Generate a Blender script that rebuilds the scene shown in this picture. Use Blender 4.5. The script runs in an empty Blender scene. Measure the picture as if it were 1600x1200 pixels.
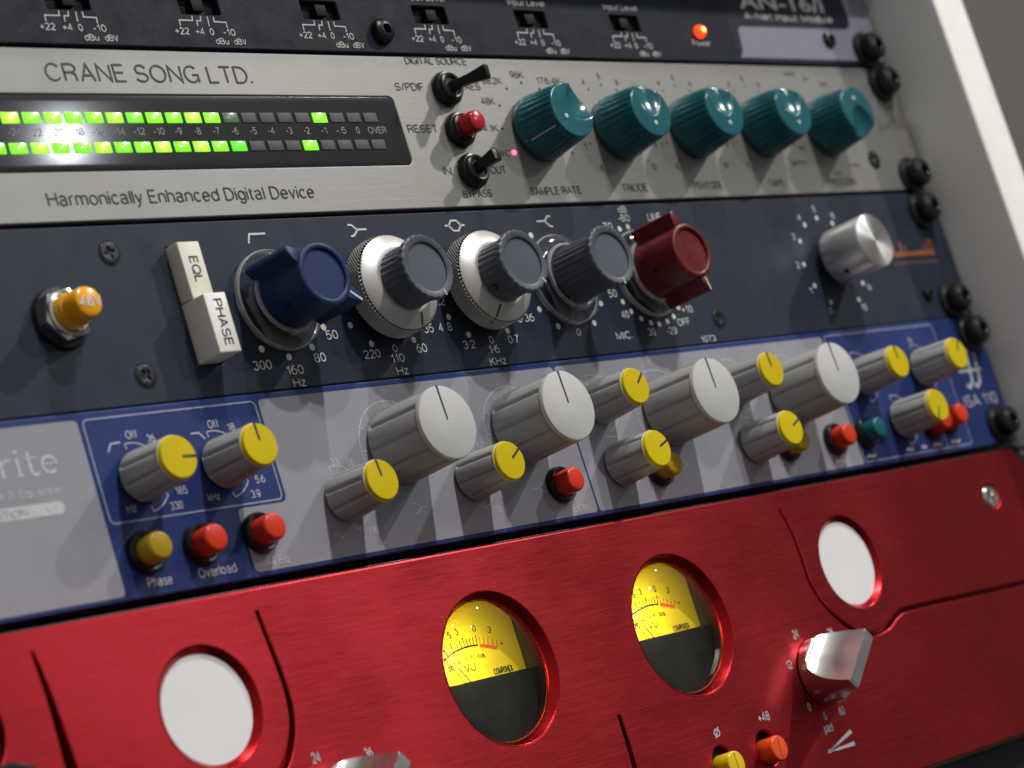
import bpy, bmesh, math, random
from mathutils import Vector, Matrix
random.seed(7)
S = 0.001                                   # the script is written in millimetres
PI = math.pi
sc = bpy.context.scene
COL = sc.collection
def W(x, y, z=0.0):                         # panel mm (x right, y up, z out of the rack) -> world metres
    return Vector((x*S, -z*S, y*S))

# ------------------------------------------------------------------ camera
cam_d = bpy.data.cameras.new('camera'); cam = bpy.data.objects.new('camera', cam_d); COL.objects.link(cam)
sc.camera = cam
RX = Vector((0.668666, -0.296895, 0.681718)); DN = Vector((-0.077918, -0.939756, -0.332847)); FW = Vector((0.739469, 0.169445, -0.651516))
def wv(v): return Vector((v[0], -v[2], v[1]))
r_, u_, b_ = wv(RX), -wv(DN), -wv(FW)
m = Matrix(((r_.x, u_.x, b_.x, 0), (r_.y, u_.y, b_.y, 0), (r_.z, u_.z, b_.z, 0), (0, 0, 0, 1)))
m.translation = W(-478.437, -161.746, 432.334)
cam.matrix_world = m
cam_d.sensor_width = 36; cam_d.lens = 89.17; cam_d.clip_start = 0.01; cam_d.clip_end = 50
cam_d.dof.use_dof = True; cam_d.dof.focus_distance = 0.640; cam_d.dof.aperture_fstop = 16.5

# ------------------------------------------------------------------ world and lamps
wd = bpy.data.worlds.new('World'); sc.world = wd; wd.use_nodes = True
bg = wd.node_tree.nodes['Background']; bg.inputs[1].default_value = 1.22
_tc = wd.node_tree.nodes.new('ShaderNodeTexCoord'); _sx = wd.node_tree.nodes.new('ShaderNodeVectorMath'); _sx.operation = 'DOT_PRODUCT'; _sx.inputs[1].default_value = Vector((-0.1, -0.5, 0.85)).normalized(); _mr = wd.node_tree.nodes.new('ShaderNodeMapRange'); _rp = wd.node_tree.nodes.new('ShaderNodeValToRGB')
_mr.inputs[1].default_value = -1; _mr.inputs[2].default_value = 1            # a dim room: dark floor, paler ceiling towards the front
wd.node_tree.links.new(_tc.outputs['Generated'], _sx.inputs[0]); wd.node_tree.links.new(_sx.outputs['Value'], _mr.inputs[0]); wd.node_tree.links.new(_mr.outputs[0], _rp.inputs[0]); wd.node_tree.links.new(_rp.outputs[0], bg.inputs[0])
_e = _rp.color_ramp.elements; _e[0].position = 0.25; _e[0].color = (0.026, 0.025, 0.025, 1); _e[1].position = 0.95; _e[1].color = (0.33, 0.32, 0.315, 1)
_m = _e.new(0.55); _m.color = (0.085, 0.082, 0.080, 1)
sc.view_settings.view_transform = 'Standard'; sc.view_settings.look = 'None'
sc.view_settings.exposure = 0.0; sc.view_settings.gamma = 1.0
def lamp(name, pos, watts, radius, col):
    d = bpy.data.lights.new(name, 'POINT'); d.energy = watts; d.shadow_soft_size = radius; d.color = col
    o = bpy.data.objects.new(name, d); COL.objects.link(o); o.location = W(*pos); return o
def along(base, d, dist):
    v = Vector(d).normalized()*dist
    return (base[0]+v.x, base[1]+v.y, base[2]+v.z)
WARM = (1.0, 0.965, 0.915)
lamp('ceiling_spot_front', along((0, -40, 0), (0.22, 1.08, 1), 2300), 93, 0.03, WARM)
lamp('ceiling_spot_near', along((0, -40, 0), (0.40, 1.85, 1), 2200), 86, 0.03, WARM)
lamp('ceiling_spot_side', along((20, 20, 0), (1.46, 1.10, 1), 2300), 62, 0.03, WARM)
lamp('desk_spot', along((-115.9, 18.2, 0), (0.8386, 0.4162, 1), 1500), 5, 0.012, (0.86, 0.93, 1.0))

# ------------------------------------------------------------------ materials
def nt(name):
    mt = bpy.data.materials.new(name); mt.use_nodes = True
    n = mt.node_tree; n.nodes.clear(); out = n.nodes.new('ShaderNodeOutputMaterial')
    return mt, n, out
def noise(n, scale, detail=3, mapping=None, coord='Object', rough=0.55):
    tc = n.nodes.new('ShaderNodeTexCoord'); nz = n.nodes.new('ShaderNodeTexNoise')
    nz.inputs['Scale'].default_value = scale; nz.inputs['Detail'].default_value = detail; nz.inputs['Roughness'].default_value = rough
    src = tc.outputs[coord]
    if mapping:
        mp = n.nodes.new('ShaderNodeMapping'); mp.inputs['Scale'].default_value = mapping
        n.links.new(src, mp.inputs['Vector']); src = mp.outputs[0]
    n.links.new(src, nz.inputs['Vector']); return nz
def ramp(n, fac, p0, c0, p1, c1):
    r = n.nodes.new('ShaderNodeValToRGB'); e = r.color_ramp.elements
    e[0].position = p0; e[0].color = (*c0, 1); e[1].position = p1; e[1].color = (*c1, 1)
    n.links.new(fac, r.inputs[0]); return r
def mrange(n, val, a, b, lo=0.3, hi=0.7):
    r = n.nodes.new('ShaderNodeMapRange'); r.inputs[1].default_value = lo; r.inputs[2].default_value = hi
    r.inputs[3].default_value = a; r.inputs[4].default_value = b; n.links.new(val, r.inputs[0]); return r
def bump(n, h, strength, dist):
    b = n.nodes.new('ShaderNodeBump'); b.inputs['Strength'].default_value = strength; b.inputs['Distance'].default_value = dist
    n.links.new(h, b.inputs['Height']); return b
def tint(c, f): return tuple(min(1, x*f) for x in c)
def plastic(name, col, rough=0.4, metal=0.0, var=0.10, grain=0.0, gscale=2500, gdist=0.00005, coat=0.0, spec=0.3, sss=0.0, trans=0.0, rvar=0.10, dust=0.03):
    """painted or moulded surface: mottled colour, uneven gloss, fine grain, a little pale dust"""
    mt, n, out = nt(name); p = n.nodes.new('ShaderNodeBsdfPrincipled'); n.links.new(p.outputs[0], out.inputs[0])
    big = noise(n, 90, 4)
    rp = ramp(n, big.outputs['Fac'], 0.3, tint(col, 1-var), 0.7, tint(col, 1+var))
    dn = noise(n, 1900, 2)
    dm = ramp(n, dn.outputs['Fac'], 0.66, (0, 0, 0), 0.80, (dust*3,)*3)
    mx = n.nodes.new('ShaderNodeMix'); mx.data_type = 'RGBA'
    oi = n.nodes.new('ShaderNodeObjectInfo'); vr = n.nodes.new('ShaderNodeMapRange'); vr.inputs[3].default_value = 0.94; vr.inputs[4].default_value = 1.06; n.links.new(oi.outputs['Random'], vr.inputs[0])
    hv = n.nodes.new('ShaderNodeHueSaturation'); n.links.new(vr.outputs[0], hv.inputs['Value']); n.links.new(rp.outputs[0], hv.inputs['Color'])
    n.links.new(dm.outputs[0], mx.inputs['Factor']); n.links.new(hv.outputs[0], mx.inputs['A']); mx.inputs['B'].default_value = (0.45, 0.44, 0.42, 1)
    n.links.new(mx.outputs['Result'], p.inputs['Base Color'])
    rr = mrange(n, noise(n, 160, 4).outputs['Fac'], max(0.03, rough-rvar), rough+rvar); n.links.new(rr.outputs[0], p.inputs['Roughness'])
    p.inputs['Metallic'].default_value = metal; p.inputs['Coat Weight'].default_value = coat; p.inputs['Coat Roughness'].default_value = 0.12
    p.inputs['Specular IOR Level'].default_value = spec
    if sss: p.inputs['Subsurface Weight'].default_value = sss; p.inputs['Subsurface Radius'].default_value = (0.002, 0.001, 0.0005); p.inputs['Subsurface Scale'].default_value = 1.0
    if trans: p.inputs['Transmission Weight'].default_value = trans
    if grain:
        b = bump(n, noise(n, gscale, 2).outputs['Fac'], grain, gdist); n.links.new(b.outputs[0], p.inputs['Normal'])
    return mt
def brushed(name, col, rough, metal=1.0, contrast=0.12, aniso=0.5, bstr=0.25, spec=0.5):
    """metal brushed along the panel's length"""
    mt, n, out = nt(name); p = n.nodes.new('ShaderNodeBsdfPrincipled'); n.links.new(p.outputs[0], out.inputs[0])
    f1 = noise(n, 1, 3, (170, 170, 5000)); f2 = noise(n, 1, 2, (90, 90, 3000)); bl = noise(n, 25, 3)
    a = n.nodes.new('ShaderNodeMath'); a.operation = 'ADD'; n.links.new(f1.outputs['Fac'], a.inputs[0]); n.links.new(f2.outputs['Fac'], a.inputs[1])
    h = n.nodes.new('ShaderNodeMath'); h.operation = 'MULTIPLY'; h.inputs[1].default_value = 0.5; n.links.new(a.outputs[0], h.inputs[0])
    rp = ramp(n, h.outputs[0], 0.32, tint(col, 1-contrast), 0.68, tint(col, 1+contrast)); fl = ramp(n, noise(n, 2100, 2).outputs['Fac'], 0.70, (0, 0, 0), 0.80, (0.22, 0.22, 0.22)); mx = n.nodes.new('ShaderNodeMix'); mx.data_type = 'RGBA'
    n.links.new(fl.outputs[0], mx.inputs['Factor']); n.links.new(rp.outputs[0], mx.inputs['A']); mx.inputs['B'].default_value = (0.6, 0.58, 0.56, 1); n.links.new(mx.outputs['Result'], p.inputs['Base Color'])
    p.inputs['Metallic'].default_value = metal; p.inputs['Specular IOR Level'].default_value = spec
    a2 = n.nodes.new('ShaderNodeMath'); a2.operation = 'ADD'; n.links.new(h.outputs[0], a2.inputs[0]); n.links.new(bl.outputs['Fac'], a2.inputs[1])
    rr = mrange(n, a2.outputs[0], rough-0.07, rough+0.09, 0.7, 1.3); n.links.new(rr.outputs[0], p.inputs['Roughness'])
    sc1 = noise(n, 1, 1, (9, 9, 2600)); sc1.inputs['Distortion'].default_value = 0.3
    for l_ in list(n.links):
        if l_.to_node == sc1 and l_.from_node.type == 'MAPPING': l_.from_node.inputs['Rotation'].default_value = (0, math.radians(17), 0)
    sr = ramp(n, sc1.outputs['Fac'], 0.735, (0, 0, 0), 0.76, (0.5, 0.5, 0.5)); m3 = n.nodes.new('ShaderNodeMix'); m3.data_type = 'RGBA'
    n.links.new(sr.outputs[0], m3.inputs['Factor']); n.links.new(mx.outputs['Result'], m3.inputs['A']); m3.inputs['B'].default_value = (*tint(col, 1.6), 1); n.links.new(m3.outputs['Result'], p.inputs['Base Color'])
    p.inputs['Anisotropic'].default_value = aniso
    tg = n.nodes.new('ShaderNodeCombineXYZ'); tg.inputs[2].default_value = 1.0
    n.links.new(tg.outputs[0], p.inputs['Tangent'])
    b = bump(n, h.outputs[0], bstr, 0.00004); n.links.new(b.outputs[0], p.inputs['Normal'])
    return mt
def spun(name, col, rough, aniso=0.8):
    mt, n, out = nt(name); p = n.nodes.new('ShaderNodeBsdfPrincipled'); n.links.new(p.outputs[0], out.inputs[0])
    p.inputs['Base Color'].default_value = (*col, 1); p.inputs['Metallic'].default_value = 1; p.inputs['Roughness'].default_value = rough
    p.inputs['Anisotropic'].default_value = aniso
    t = n.nodes.new('ShaderNodeTangent'); p.inputs['Anisotropic Rotation'].default_value = 0.25; t.direction_type = 'RADIAL'; t.axis = 'Y'; n.links.new(t.outputs[0], p.inputs['Tangent'])
    return mt
def clear(name, col=(1, 1, 1), rough=0.03, strength=1.0):
    mt, n, out = nt(name); tr = n.nodes.new('ShaderNodeBsdfTransparent'); gl = n.nodes.new('ShaderNodeBsdfGlossy'); mx = n.nodes.new('ShaderNodeMixShader')
    tr.inputs[0].default_value = (*col, 1); gl.inputs['Roughness'].default_value = rough
    fr = n.nodes.new('ShaderNodeFresnel'); fr.inputs[0].default_value = 1.49
    ms = n.nodes.new('ShaderNodeMath'); ms.operation = 'MULTIPLY'; ms.inputs[1].default_value = strength
    ge = n.nodes.new('ShaderNodeNewGeometry'); iv = n.nodes.new('ShaderNodeMath'); iv.operation = 'SUBTRACT'; iv.inputs[0].default_value = 1.0
    mf = n.nodes.new('ShaderNodeMath'); mf.operation = 'MULTIPLY'; n.links.new(ge.outputs['Backfacing'], iv.inputs[1]); n.links.new(fr.outputs[0], mf.inputs[0]); n.links.new(iv.outputs[0], mf.inputs[1])
    n.links.new(mf.outputs[0], ms.inputs[0]); n.links.new(ms.outputs[0], mx.inputs[0]); n.links.new(tr.outputs[0], mx.inputs[1]); n.links.new(gl.outputs[0], mx.inputs[2]); n.links.new(mx.outputs[0], out.inputs[0])
    return mt
def lit_edge(name):
    mt, n, out = nt(name); tr = n.nodes.new('ShaderNodeBsdfTransparent'); p = n.nodes.new('ShaderNodeBsdfPrincipled'); mx = n.nodes.new('ShaderNodeMixShader'); mx.inputs[0].default_value = 0.42
    p.inputs['Base Color'].default_value = (0.55, 0.55, 0.56, 1); p.inputs['Roughness'].default_value = 0.18
    n.links.new(tr.outputs[0], mx.inputs[1]); n.links.new(p.outputs[0], mx.inputs[2]); n.links.new(mx.outputs[0], out.inputs[0]); return mt
def glass(name):
    mt, n, out = nt(name); p = n.nodes.new('ShaderNodeBsdfPrincipled'); n.links.new(p.outputs[0], out.inputs[0])
    p.inputs['Transmission Weight'].default_value = 1.0; p.inputs['IOR'].default_value = 1.49; p.inputs['Roughness'].default_value = 0.04; p.inputs['Base Color'].default_value = (0.93, 0.94, 0.95, 1)
    return mt
def glow(name, col, em, strength, rough=0.25, coat=0.0):
    mt, n, out = nt(name); p = n.nodes.new('ShaderNodeBsdfPrincipled'); n.links.new(p.outputs[0], out.inputs[0])
    p.inputs['Base Color'].default_value = (*col, 1); p.inputs['Roughness'].default_value = rough
    p.inputs['Coat Weight'].default_value = coat; p.inputs['Coat Roughness'].default_value = 0.12
    p.inputs['Emission Color'].default_value = (*em, 1); p.inputs['Emission Strength'].default_value = strength
    return mt
def ink(name, col, worn=0.0):
    mt, n, out = nt(name); p = n.nodes.new('ShaderNodeBsdfPrincipled'); n.links.new(p.outputs[0], out.inputs[0])
    rp = ramp(n, noise(n, 1400, 3).outputs['Fac'], 0.3, tint(col, 0.8), 0.7, tint(col, 1.1)); n.links.new(rp.outputs[0], p.inputs['Base Color'])
    p.inputs['Roughness'].default_value = 0.55
    return mt

M = {}
M['navy'] = plastic('navy_textured_paint', (0.013, 0.018, 0.032), 0.5, var=0.15, grain=0.55, gscale=3200, gdist=0.00010, dust=0.16, spec=0.12)
M['navy_dark'] = plastic('navy_print', (0.010, 0.012, 0.026), 0.5, grain=0.4, gscale=3200, gdist=0.00008, spec=0.2)
M['pale_print'] = plastic('pale_lilac_print', (0.25, 0.26, 0.34), 0.5, var=0.04, grain=0.3, gscale=3000, gdist=0.00006)
M['alu'] = brushed('brushed_aluminium', (0.26, 0.256, 0.242), 0.42, metal=0.45, contrast=0.13, aniso=0.5, bstr=0.2, spec=0.3)
M['bluegrey'] = plastic('blue_grey_paint', (0.018, 0.026, 0.046), 0.5, var=0.10, grain=0.35, gscale=2600, gdist=0.00008, dust=0.04, spec=0.2)
M['blue'] = plastic('blue_paint', (0.015, 0.032, 0.135), 0.5, var=0.08, grain=0.35, gscale=2600, gdist=0.00008, dust=0.05, spec=0.2)
M['grey_print'] = plastic('grey_screen_print', (0.265, 0.268, 0.305), 0.5, var=0.05, grain=0.3, gscale=2600, gdist=0.00006, dust=0.05, spec=0.2)
M['red_alu'] = brushed('red_anodised_aluminium', (0.42, 0.022, 0.030), 0.34, metal=0.95, contrast=0.08, aniso=0.8, bstr=0.14, spec=0.3)
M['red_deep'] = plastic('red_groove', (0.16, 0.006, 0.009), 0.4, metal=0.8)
M['black'] = plastic('black_plastic', (0.012, 0.012, 0.013), 0.32, grain=0.2, dust=0.03)
M['black_matt'] = plastic('black_matt', (0.008, 0.008, 0.009), 0.7, dust=0.02)
M['black_steel'] = plastic('black_oxide_steel', (0.030, 0.030, 0.032), 0.30, metal=0.6, grain=0.2)
M['window'] = plastic('smoked_window', (0.008, 0.009, 0.011), 0.5, var=0.2, rvar=0.05, dust=0.03, coat=0.8, spec=0.06)
M['led_on'] = glow('led_lit', (0.15, 0.5, 0.03), (0.17, 1.0, 0.006), 1.0, coat=1.0)
M['led_warm'] = glow('led_lit_warm', (0.25, 0.6, 0.05), (0.24, 1.0, 0.01), 1.15, coat=1.0)
M['led_green'] = glow('led_lit_green', (0.1, 0.5, 0.05), (0.06, 0.80, 0.004), 0.75)
M['led_dim'] = glow('led_dim', (0.09, 0.13, 0.09), (0.05, 0.22, 0.04), 0.25)
M['led_off'] = plastic('led_dark', (0.10, 0.10, 0.112), 0.5, spec=0.1)
M['led_red'] = glow('led_pink', (0.6, 0.1, 0.15), (1.0, 0.12, 0.22), 2.6)
M['lamp_orange'] = glow('power_lamp_orange', (0.8, 0.10, 0.02), (1.0, 0.05, 0.004), 1.8)
M['lamp_core'] = glow('power_lamp_core', (1, 0.5, 0.2), (1.0, 0.36, 0.07), 4.0)
M['teal'] = plastic('teal_plastic', (0.003, 0.092, 0.112), 0.20, var=0.10, dust=0.01, coat=0.0, spec=0.5)
M['teal_btn'] = plastic('teal_button_plastic', (0.004, 0.10, 0.13), 0.35)
M['navy_knob'] = plastic('royal_blue_plastic', (0.010, 0.028, 0.095), 0.42, var=0.08, grain=0.15, dust=0.02, spec=0.2)
M['slate'] = plastic('slate_grey_plastic', (0.078, 0.088, 0.108), 0.42, var=0.08, grain=0.15, dust=0.04, spec=0.25)
M['slate_disc'] = plastic('slate_glossy_disc', (0.095, 0.11, 0.135), 0.16, var=0.06, rvar=0.04, dust=0.05)
M['maroon'] = plastic('maroon_plastic', (0.12, 0.008, 0.011), 0.34, var=0.08, grain=0.15, dust=0.02, spec=0.3)
M['satin'] = plastic('satin_aluminium', (0.58, 0.57, 0.55), 0.42, metal=0.55, rvar=0.04, dust=0.02)
M['knurl'] = plastic('knurled_steel', (0.36, 0.35, 0.34), 0.36, metal=0.45, dust=0.03)
M['spun'] = spun('spun_aluminium', (0.72, 0.71, 0.70), 0.36)
M['chrome'] = plastic('polished_nickel', (0.72, 0.71, 0.69), 0.13, metal=1.0, rvar=0.05, dust=0.02)
M['satin_knob'] = plastic('polished_satin_aluminium', (0.74, 0.73, 0.72), 0.24, metal=1.0, rvar=0.04, dust=0.02)
M['clear'] = clear('clear_acrylic', (0.97, 0.97, 0.97), 0.05, 2.0)
M['satin_side'] = spun('turned_aluminium_side', (0.66, 0.655, 0.65), 0.40, 0.5)
M['edge_glint'] = lit_edge('acrylic_edge_glint')  # half-clear pale colour standing in for light on the clear skirt's edges
M['dome'] = clear('meter_glass', (1, 1, 1), 0.015, 1.0)
M['knob_grey'] = plastic('grey_knob_plastic', (0.345, 0.345, 0.345), 0.52, var=0.06, grain=0.15, dust=0.03, spec=0.2)
M['knob_cap'] = plastic('pale_grey_cap', (0.465, 0.465, 0.462), 0.48, var=0.05, grain=0.15, dust=0.03, spec=0.2)
M['yellow'] = plastic('yellow_cap', (0.60, 0.46, 0.004), 0.42, var=0.05, grain=0.1, dust=0.01, spec=0.15)
M['ivory'] = plastic('ivory_plastic', (0.70, 0.68, 0.58), 0.42, var=0.05, grain=0.15, dust=0.04)
M['ivory_white'] = plastic('white_ivory_plastic', (0.80, 0.79, 0.74), 0.42, var=0.05, grain=0.15, dust=0.04)
M['amber'] = plastic('amber_plastic', (0.84, 0.40, 0.005), 0.22, var=0.08, coat=0.3, sss=0.45, dust=0.0, spec=0.3)
M['red_btn'] = plastic('red_button_plastic', (0.62, 0.036, 0.012), 0.34, var=0.05, dust=0.01, spec=0.3)
M['dark_red'] = plastic('dark_red_button', (0.42, 0.010, 0.014), 0.28, coat=0.3)
M['amber_btn'] = plastic('mustard_button_plastic', (0.46, 0.29, 0.006), 0.34, var=0.05, dust=0.01, spec=0.3)
M['orange_btn'] = plastic('orange_button_plastic', (0.80, 0.085, 0.012), 0.30, coat=0.3)
M['yellow_btn'] = plastic('yellow_button_plastic', (0.72, 0.52, 0.01), 0.30, coat=0.3)
M['white_disc'] = plastic('white_disc_paint', (0.72, 0.72, 0.73), 0.5, var=0.02, dust=0.02)
M['meter_face'] = glow('meter_face_yellow', (0.80, 0.64, 0.006), (0.90, 0.70, 0.0), 0.05, 0.6)
M['meter_black'] = plastic('meter_black', (0.011, 0.013, 0.011), 0.4, var=0.05, spec=0.2)
M['meter_wall'] = plastic('meter_housing', (0.20, 0.15, 0.02), 0.3)
M['laminate'] = plastic('white_laminate', (0.84, 0.83, 0.80), 0.42, var=0.02, grain=0.1, gscale=600, dust=0.02)
M['wall'] = plastic('taupe_wall_paint', (0.088, 0.078, 0.074), 0.8, var=0.06, grain=0.3, gscale=300, gdist=0.0004)
M['ink_white'] = ink('white_print', (0.62, 0.62, 0.60))
M['ink_soft'] = ink('soft_white_print', (0.50, 0.50, 0.53))
M['ink_pale'] = ink('pale_blue_print', (0.28, 0.33, 0.48))
M['ink_black'] = ink('black_print', (0.014, 0.014, 0.016))
M['ink_grey'] = ink('grey_print', (0.26, 0.26, 0.27))
M['ink_orange'] = ink('orange_print', (0.26, 0.085, 0.018))
M['ink_red'] = ink('vermilion_print', (0.75, 0.12, 0.01))
M['ink_blue'] = ink('blue_print', (0.018, 0.040, 0.19))

# ------------------------------------------------------------------ mesh helpers (all in mm, panel axes)
def finish(bm, name, mat, smooth=True, angle=35, flat_front=False):
    for v in bm.verts: v.co = W(v.co.x, v.co.y, v.co.z)
    me = bpy.data.meshes.new(name); bm.to_mesh(me); bm.free()
    if mat: me.materials.append(M[mat])
    if smooth:
        me.polygons.foreach_set('use_smooth', [True]*len(me.polygons)); me.set_sharp_from_angle(angle=math.radians(angle))
        if flat_front: me.polygons.foreach_set('use_smooth', [abs(p.normal.y) < 0.9995 for p in me.polygons])
    return me
ORG = {}
def put(name, me, parent=None, x=0, y=0, z=0, rot=0, label=None):
    """link a part at panel position (x,y,z); sub-parts of a part are given relative to it"""
    o = bpy.data.objects.new(name, me); COL.objects.link(o)
    if parent is not None:
        o.parent = parent
        ox, oy, oz = ORG.get(parent.name, (0, 0, 0))
    else: ox = oy = oz = 0
    o.location = W(x-ox, y-oy, z-oz)
    if rot: o.rotation_euler = (0, -math.radians(rot), 0)
    if label: o['label'] = label
    return o
def thing(name, label, cat, x, y, z, group=None):
    o = bpy.data.objects.new(name, None); COL.objects.link(o); o.location = W(x, y, z); o.empty_display_size = 0.01
    o['label'] = label; o['category'] = cat
    if group: o['group'] = group
    ORG[o.name] = (x, y, z); return o
def circle(r, n=48, cx=0, cy=0, a0=0): return [(cx+r*math.cos(a0+2*PI*i/n), cy+r*math.sin(a0+2*PI*i/n)) for i in range(n)]
def rrect(x0, y0, x1, y1, r=1.0, n=6):
    P = []
    for cx, cy, a in ((x1-r, y1-r, 0), (x0+r, y1-r, 90), (x0+r, y0+r, 180), (x1-r, y0+r, 270)):
        for i in range(n+1):
            t = math.radians(a+90*i/n); P.append((cx+r*math.cos(t), cy+r*math.sin(t)))
    return P
def stadium(cx, cy, w, h, n=12):
    return rrect(cx-w/2, cy-h/2, cx+w/2, cy+h/2, min(w, h)/2-0.01, n)
def plate_bm(outlines, zf, thick, bev=0.3, res=2):
    """flat plate with holes, front face at zf, rounded edges"""
    cu = bpy.data.curves.new('tmp', 'CURVE'); cu.dimensions = '2D'; cu.fill_mode = 'BOTH'
    cu.extrude = thick/2-bev; cu.bevel_depth = bev; cu.bevel_resolution = res; cu.offset = -bev
    for P in outlines:
        s = cu.splines.new('POLY'); s.points.add(len(P)-1); s.use_cyclic_u = True
        for i, p in enumerate(P): s.points[i].co = (p[0], p[1], 0, 1)
    o = bpy.data.objects.new('tmp', cu); me = bpy.data.meshes.new_from_object(o)
    bm = bmesh.new(); bm.from_mesh(me)
    bpy.data.objects.remove(o); bpy.data.curves.remove(cu); bpy.data.meshes.remove(me)
    bmesh.ops.remove_doubles(bm, verts=bm.verts, dist=0.0005)
    for v in bm.verts: v.co.z += zf-thick/2
    return bm
def lathe(prof, n=48, mod=None, bm=None):
    bm = bm or bmesh.new(); rings = []
    for k, (r, z) in enumerate(prof):
        if r < 1e-6: rings.append([bm.verts.new((0, 0, z))])
        else:
            rings.append([bm.verts.new(((r+(mod(2*PI*i/n, z, r) if mod else 0))*math.cos(2*PI*i/n), (r+(mod(2*PI*i/n, z, r) if mod else 0))*math.sin(2*PI*i/n), z)) for i in range(n)])
    for a, b in zip(rings, rings[1:]):
        for i in range(n):
            j = (i+1) % n
            if len(a) == 1 and len(b) == 1: continue
            if len(a) == 1: bm.faces.new((a[0], b[i], b[j]))
            elif len(b) == 1: bm.faces.new((a[i], a[j], b[0]))
            else: bm.faces.new((a[i], a[j], b[j], b[i]))
    bmesh.ops.recalc_face_normals(bm, faces=bm.faces); return bm
def box_bm(x0, y0, z0, x1, y1, z1, bev=0.3, seg=2, bm=None):
    own = bm is None
    b2 = bmesh.new(); bmesh.ops.create_cube(b2, size=1)
    for v in b2.verts: v.co = Vector(((x0+x1)/2+v.co.x*(x1-x0), (y0+y1)/2+v.co.y*(y1-y0), (z0+z1)/2+v.co.z*(z1-z0)))
    if bev: bmesh.ops.bevel(b2, geom=list(b2.edges), offset=bev, segments=seg, affect='EDGES', profile=0.5)
    if own: return b2
    join(bm, b2); return bm
def join(bm, b2):
    me = bpy.data.meshes.new('tmp'); b2.to_mesh(me); b2.free(); bm.from_mesh(me); bpy.data.meshes.remove(me)
def prism(P, z0, z1, bev=0.0, bm=None):
    b2 = bmesh.new(); lo = [b2.verts.new((x, y, z0)) for x, y in P]; hi = [b2.verts.new((x, y, z1)) for x, y in P]; n = len(P)
    b2.faces.new(lo[::-1]); top = b2.faces.new(hi)
    for i in range(n): b2.faces.new((lo[i], lo[(i+1) % n], hi[(i+1) % n], hi[i]))
    if bev: bmesh.ops.bevel(b2, geom=list(top.edges), offset=bev, segments=2, affect='EDGES', profile=0.5)
    bmesh.ops.recalc_face_normals(b2, faces=b2.faces)
    if bm is None: return b2
    join(bm, b2); return bm

# ------------------------------------------------------------------ print: lettering, lines, dots (flat, a hair above the plate)
class Print:
    def __init__(s): s.v = []; s.f = []
    def poly(s, P, z):
        k = len(s.v); s.v += [(x, y, z) for x, y in P]; s.f.append(tuple(range(k, k+len(P))))
    def dot(s, x, y, r, z=0.10, n=16): s.poly(circle(r, n, x, y), z)
    def line(s, P, w, z=0.10, closed=False):
        P = [Vector(p) for p in P]; n = len(P)
        L = []; R = []
        for i in range(n):
            a = P[(i-1) % n] if (closed or i) else P[i]; b = P[(i+1) % n] if (closed or i < n-1) else P[i]
            d1 = (P[i]-a); d2 = (b-P[i])
            if d1.length < 1e-9: d1 = d2
            if d2.length < 1e-9: d2 = d1
            d1 = d1.normalized(); d2 = d2.normalized(); t = (d1+d2)
            t = t.normalized() if t.length > 1e-6 else d1
            nn = Vector((-t.y, t.x)); c = max(0.45, nn.dot(Vector((-d1.y, d1.x)))); o = nn*(w/2/c)
            L.append(P[i]+o); R.append(P[i]-o)
        for i in range(n if closed else n-1):
            j = (i+1) % n; s.poly([R[i], R[j], L[j], L[i]], z)
    def arc(s, cx, cy, r, a0, a1, w, z=0.10, n=24):
        s.line([(cx+r*math.cos(math.radians(a0+(a1-a0)*i/n)), cy+r*math.sin(math.radians(a0+(a1-a0)*i/n))) for i in range(n+1)], w, z)
    def text(s, t, x, y, h, w=None, align='C', rot=0, z=0.10, fat=0.0, mid=True, bold=False):
        if not bold and all(ch in FT for ch in t): return stroke_text(s, t, x, y, h, w, align, rot, z, 0.125+fat*1.6)
        """h: capital height, w: total width; x,y: middle (or left/right middle) of the word"""
        vs, fs, x0, x1 = glyphs(t, fat)
        sy = h; sx = (w/(x1-x0)) if w else h*0.88
        ox = {'C': -(x0+x1)/2, 'L': -x0, 'R': -x1}[align]; oy = -0.5 if mid else 0.0
        c, sn = math.cos(math.radians(rot)), math.sin(math.radians(rot)); k = len(s.v)
        for a, b in vs:
            px, py = (a+ox)*sx, (b+oy)*sy; s.v.append((x+px*c-py*sn, y+px*sn+py*c, z))
        s.f += [tuple(i+k for i in f) for f in fs]
    def mesh(s, name, mat, origin=(0, 0, 0)):
        me = bpy.data.meshes.new(name); me.from_pydata([W(a-origin[0], b-origin[1], c-origin[2]) for a, b, c in s.v], [], s.f)
        me.materials.append(M[mat]); return me
_g = {}
def glyphs(t, fat=0.0):
    if (t, fat) in _g: return _g[(t, fat)]
    def raw(tt):
        cu = bpy.data.curves.new('tmp', 'FONT'); cu.body = tt; cu.size = 1; cu.resolution_u = 3; cu.offset = fat
        o = bpy.data.objects.new('tmp', cu); me = bpy.data.meshes.new_from_object(o)
        vs = [(v.co.x, v.co.y) for v in me.vertices]; fs = [tuple(p.vertices) for p in me.polygons]
        bpy.data.objects.remove(o); bpy.data.curves.remove(cu); bpy.data.meshes.remove(me); return vs, fs
    if 'cap' not in _g:
        hv, _ = raw('H'); _g['cap'] = max(v[1] for v in hv)
    vs, fs = raw(t); c = _g['cap']; vs = [(a/c, b/c) for a, b in vs]
    r = (vs, fs, min(v[0] for v in vs), max(v[0] for v in vs)); _g[(t, fat)] = r; return r


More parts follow.
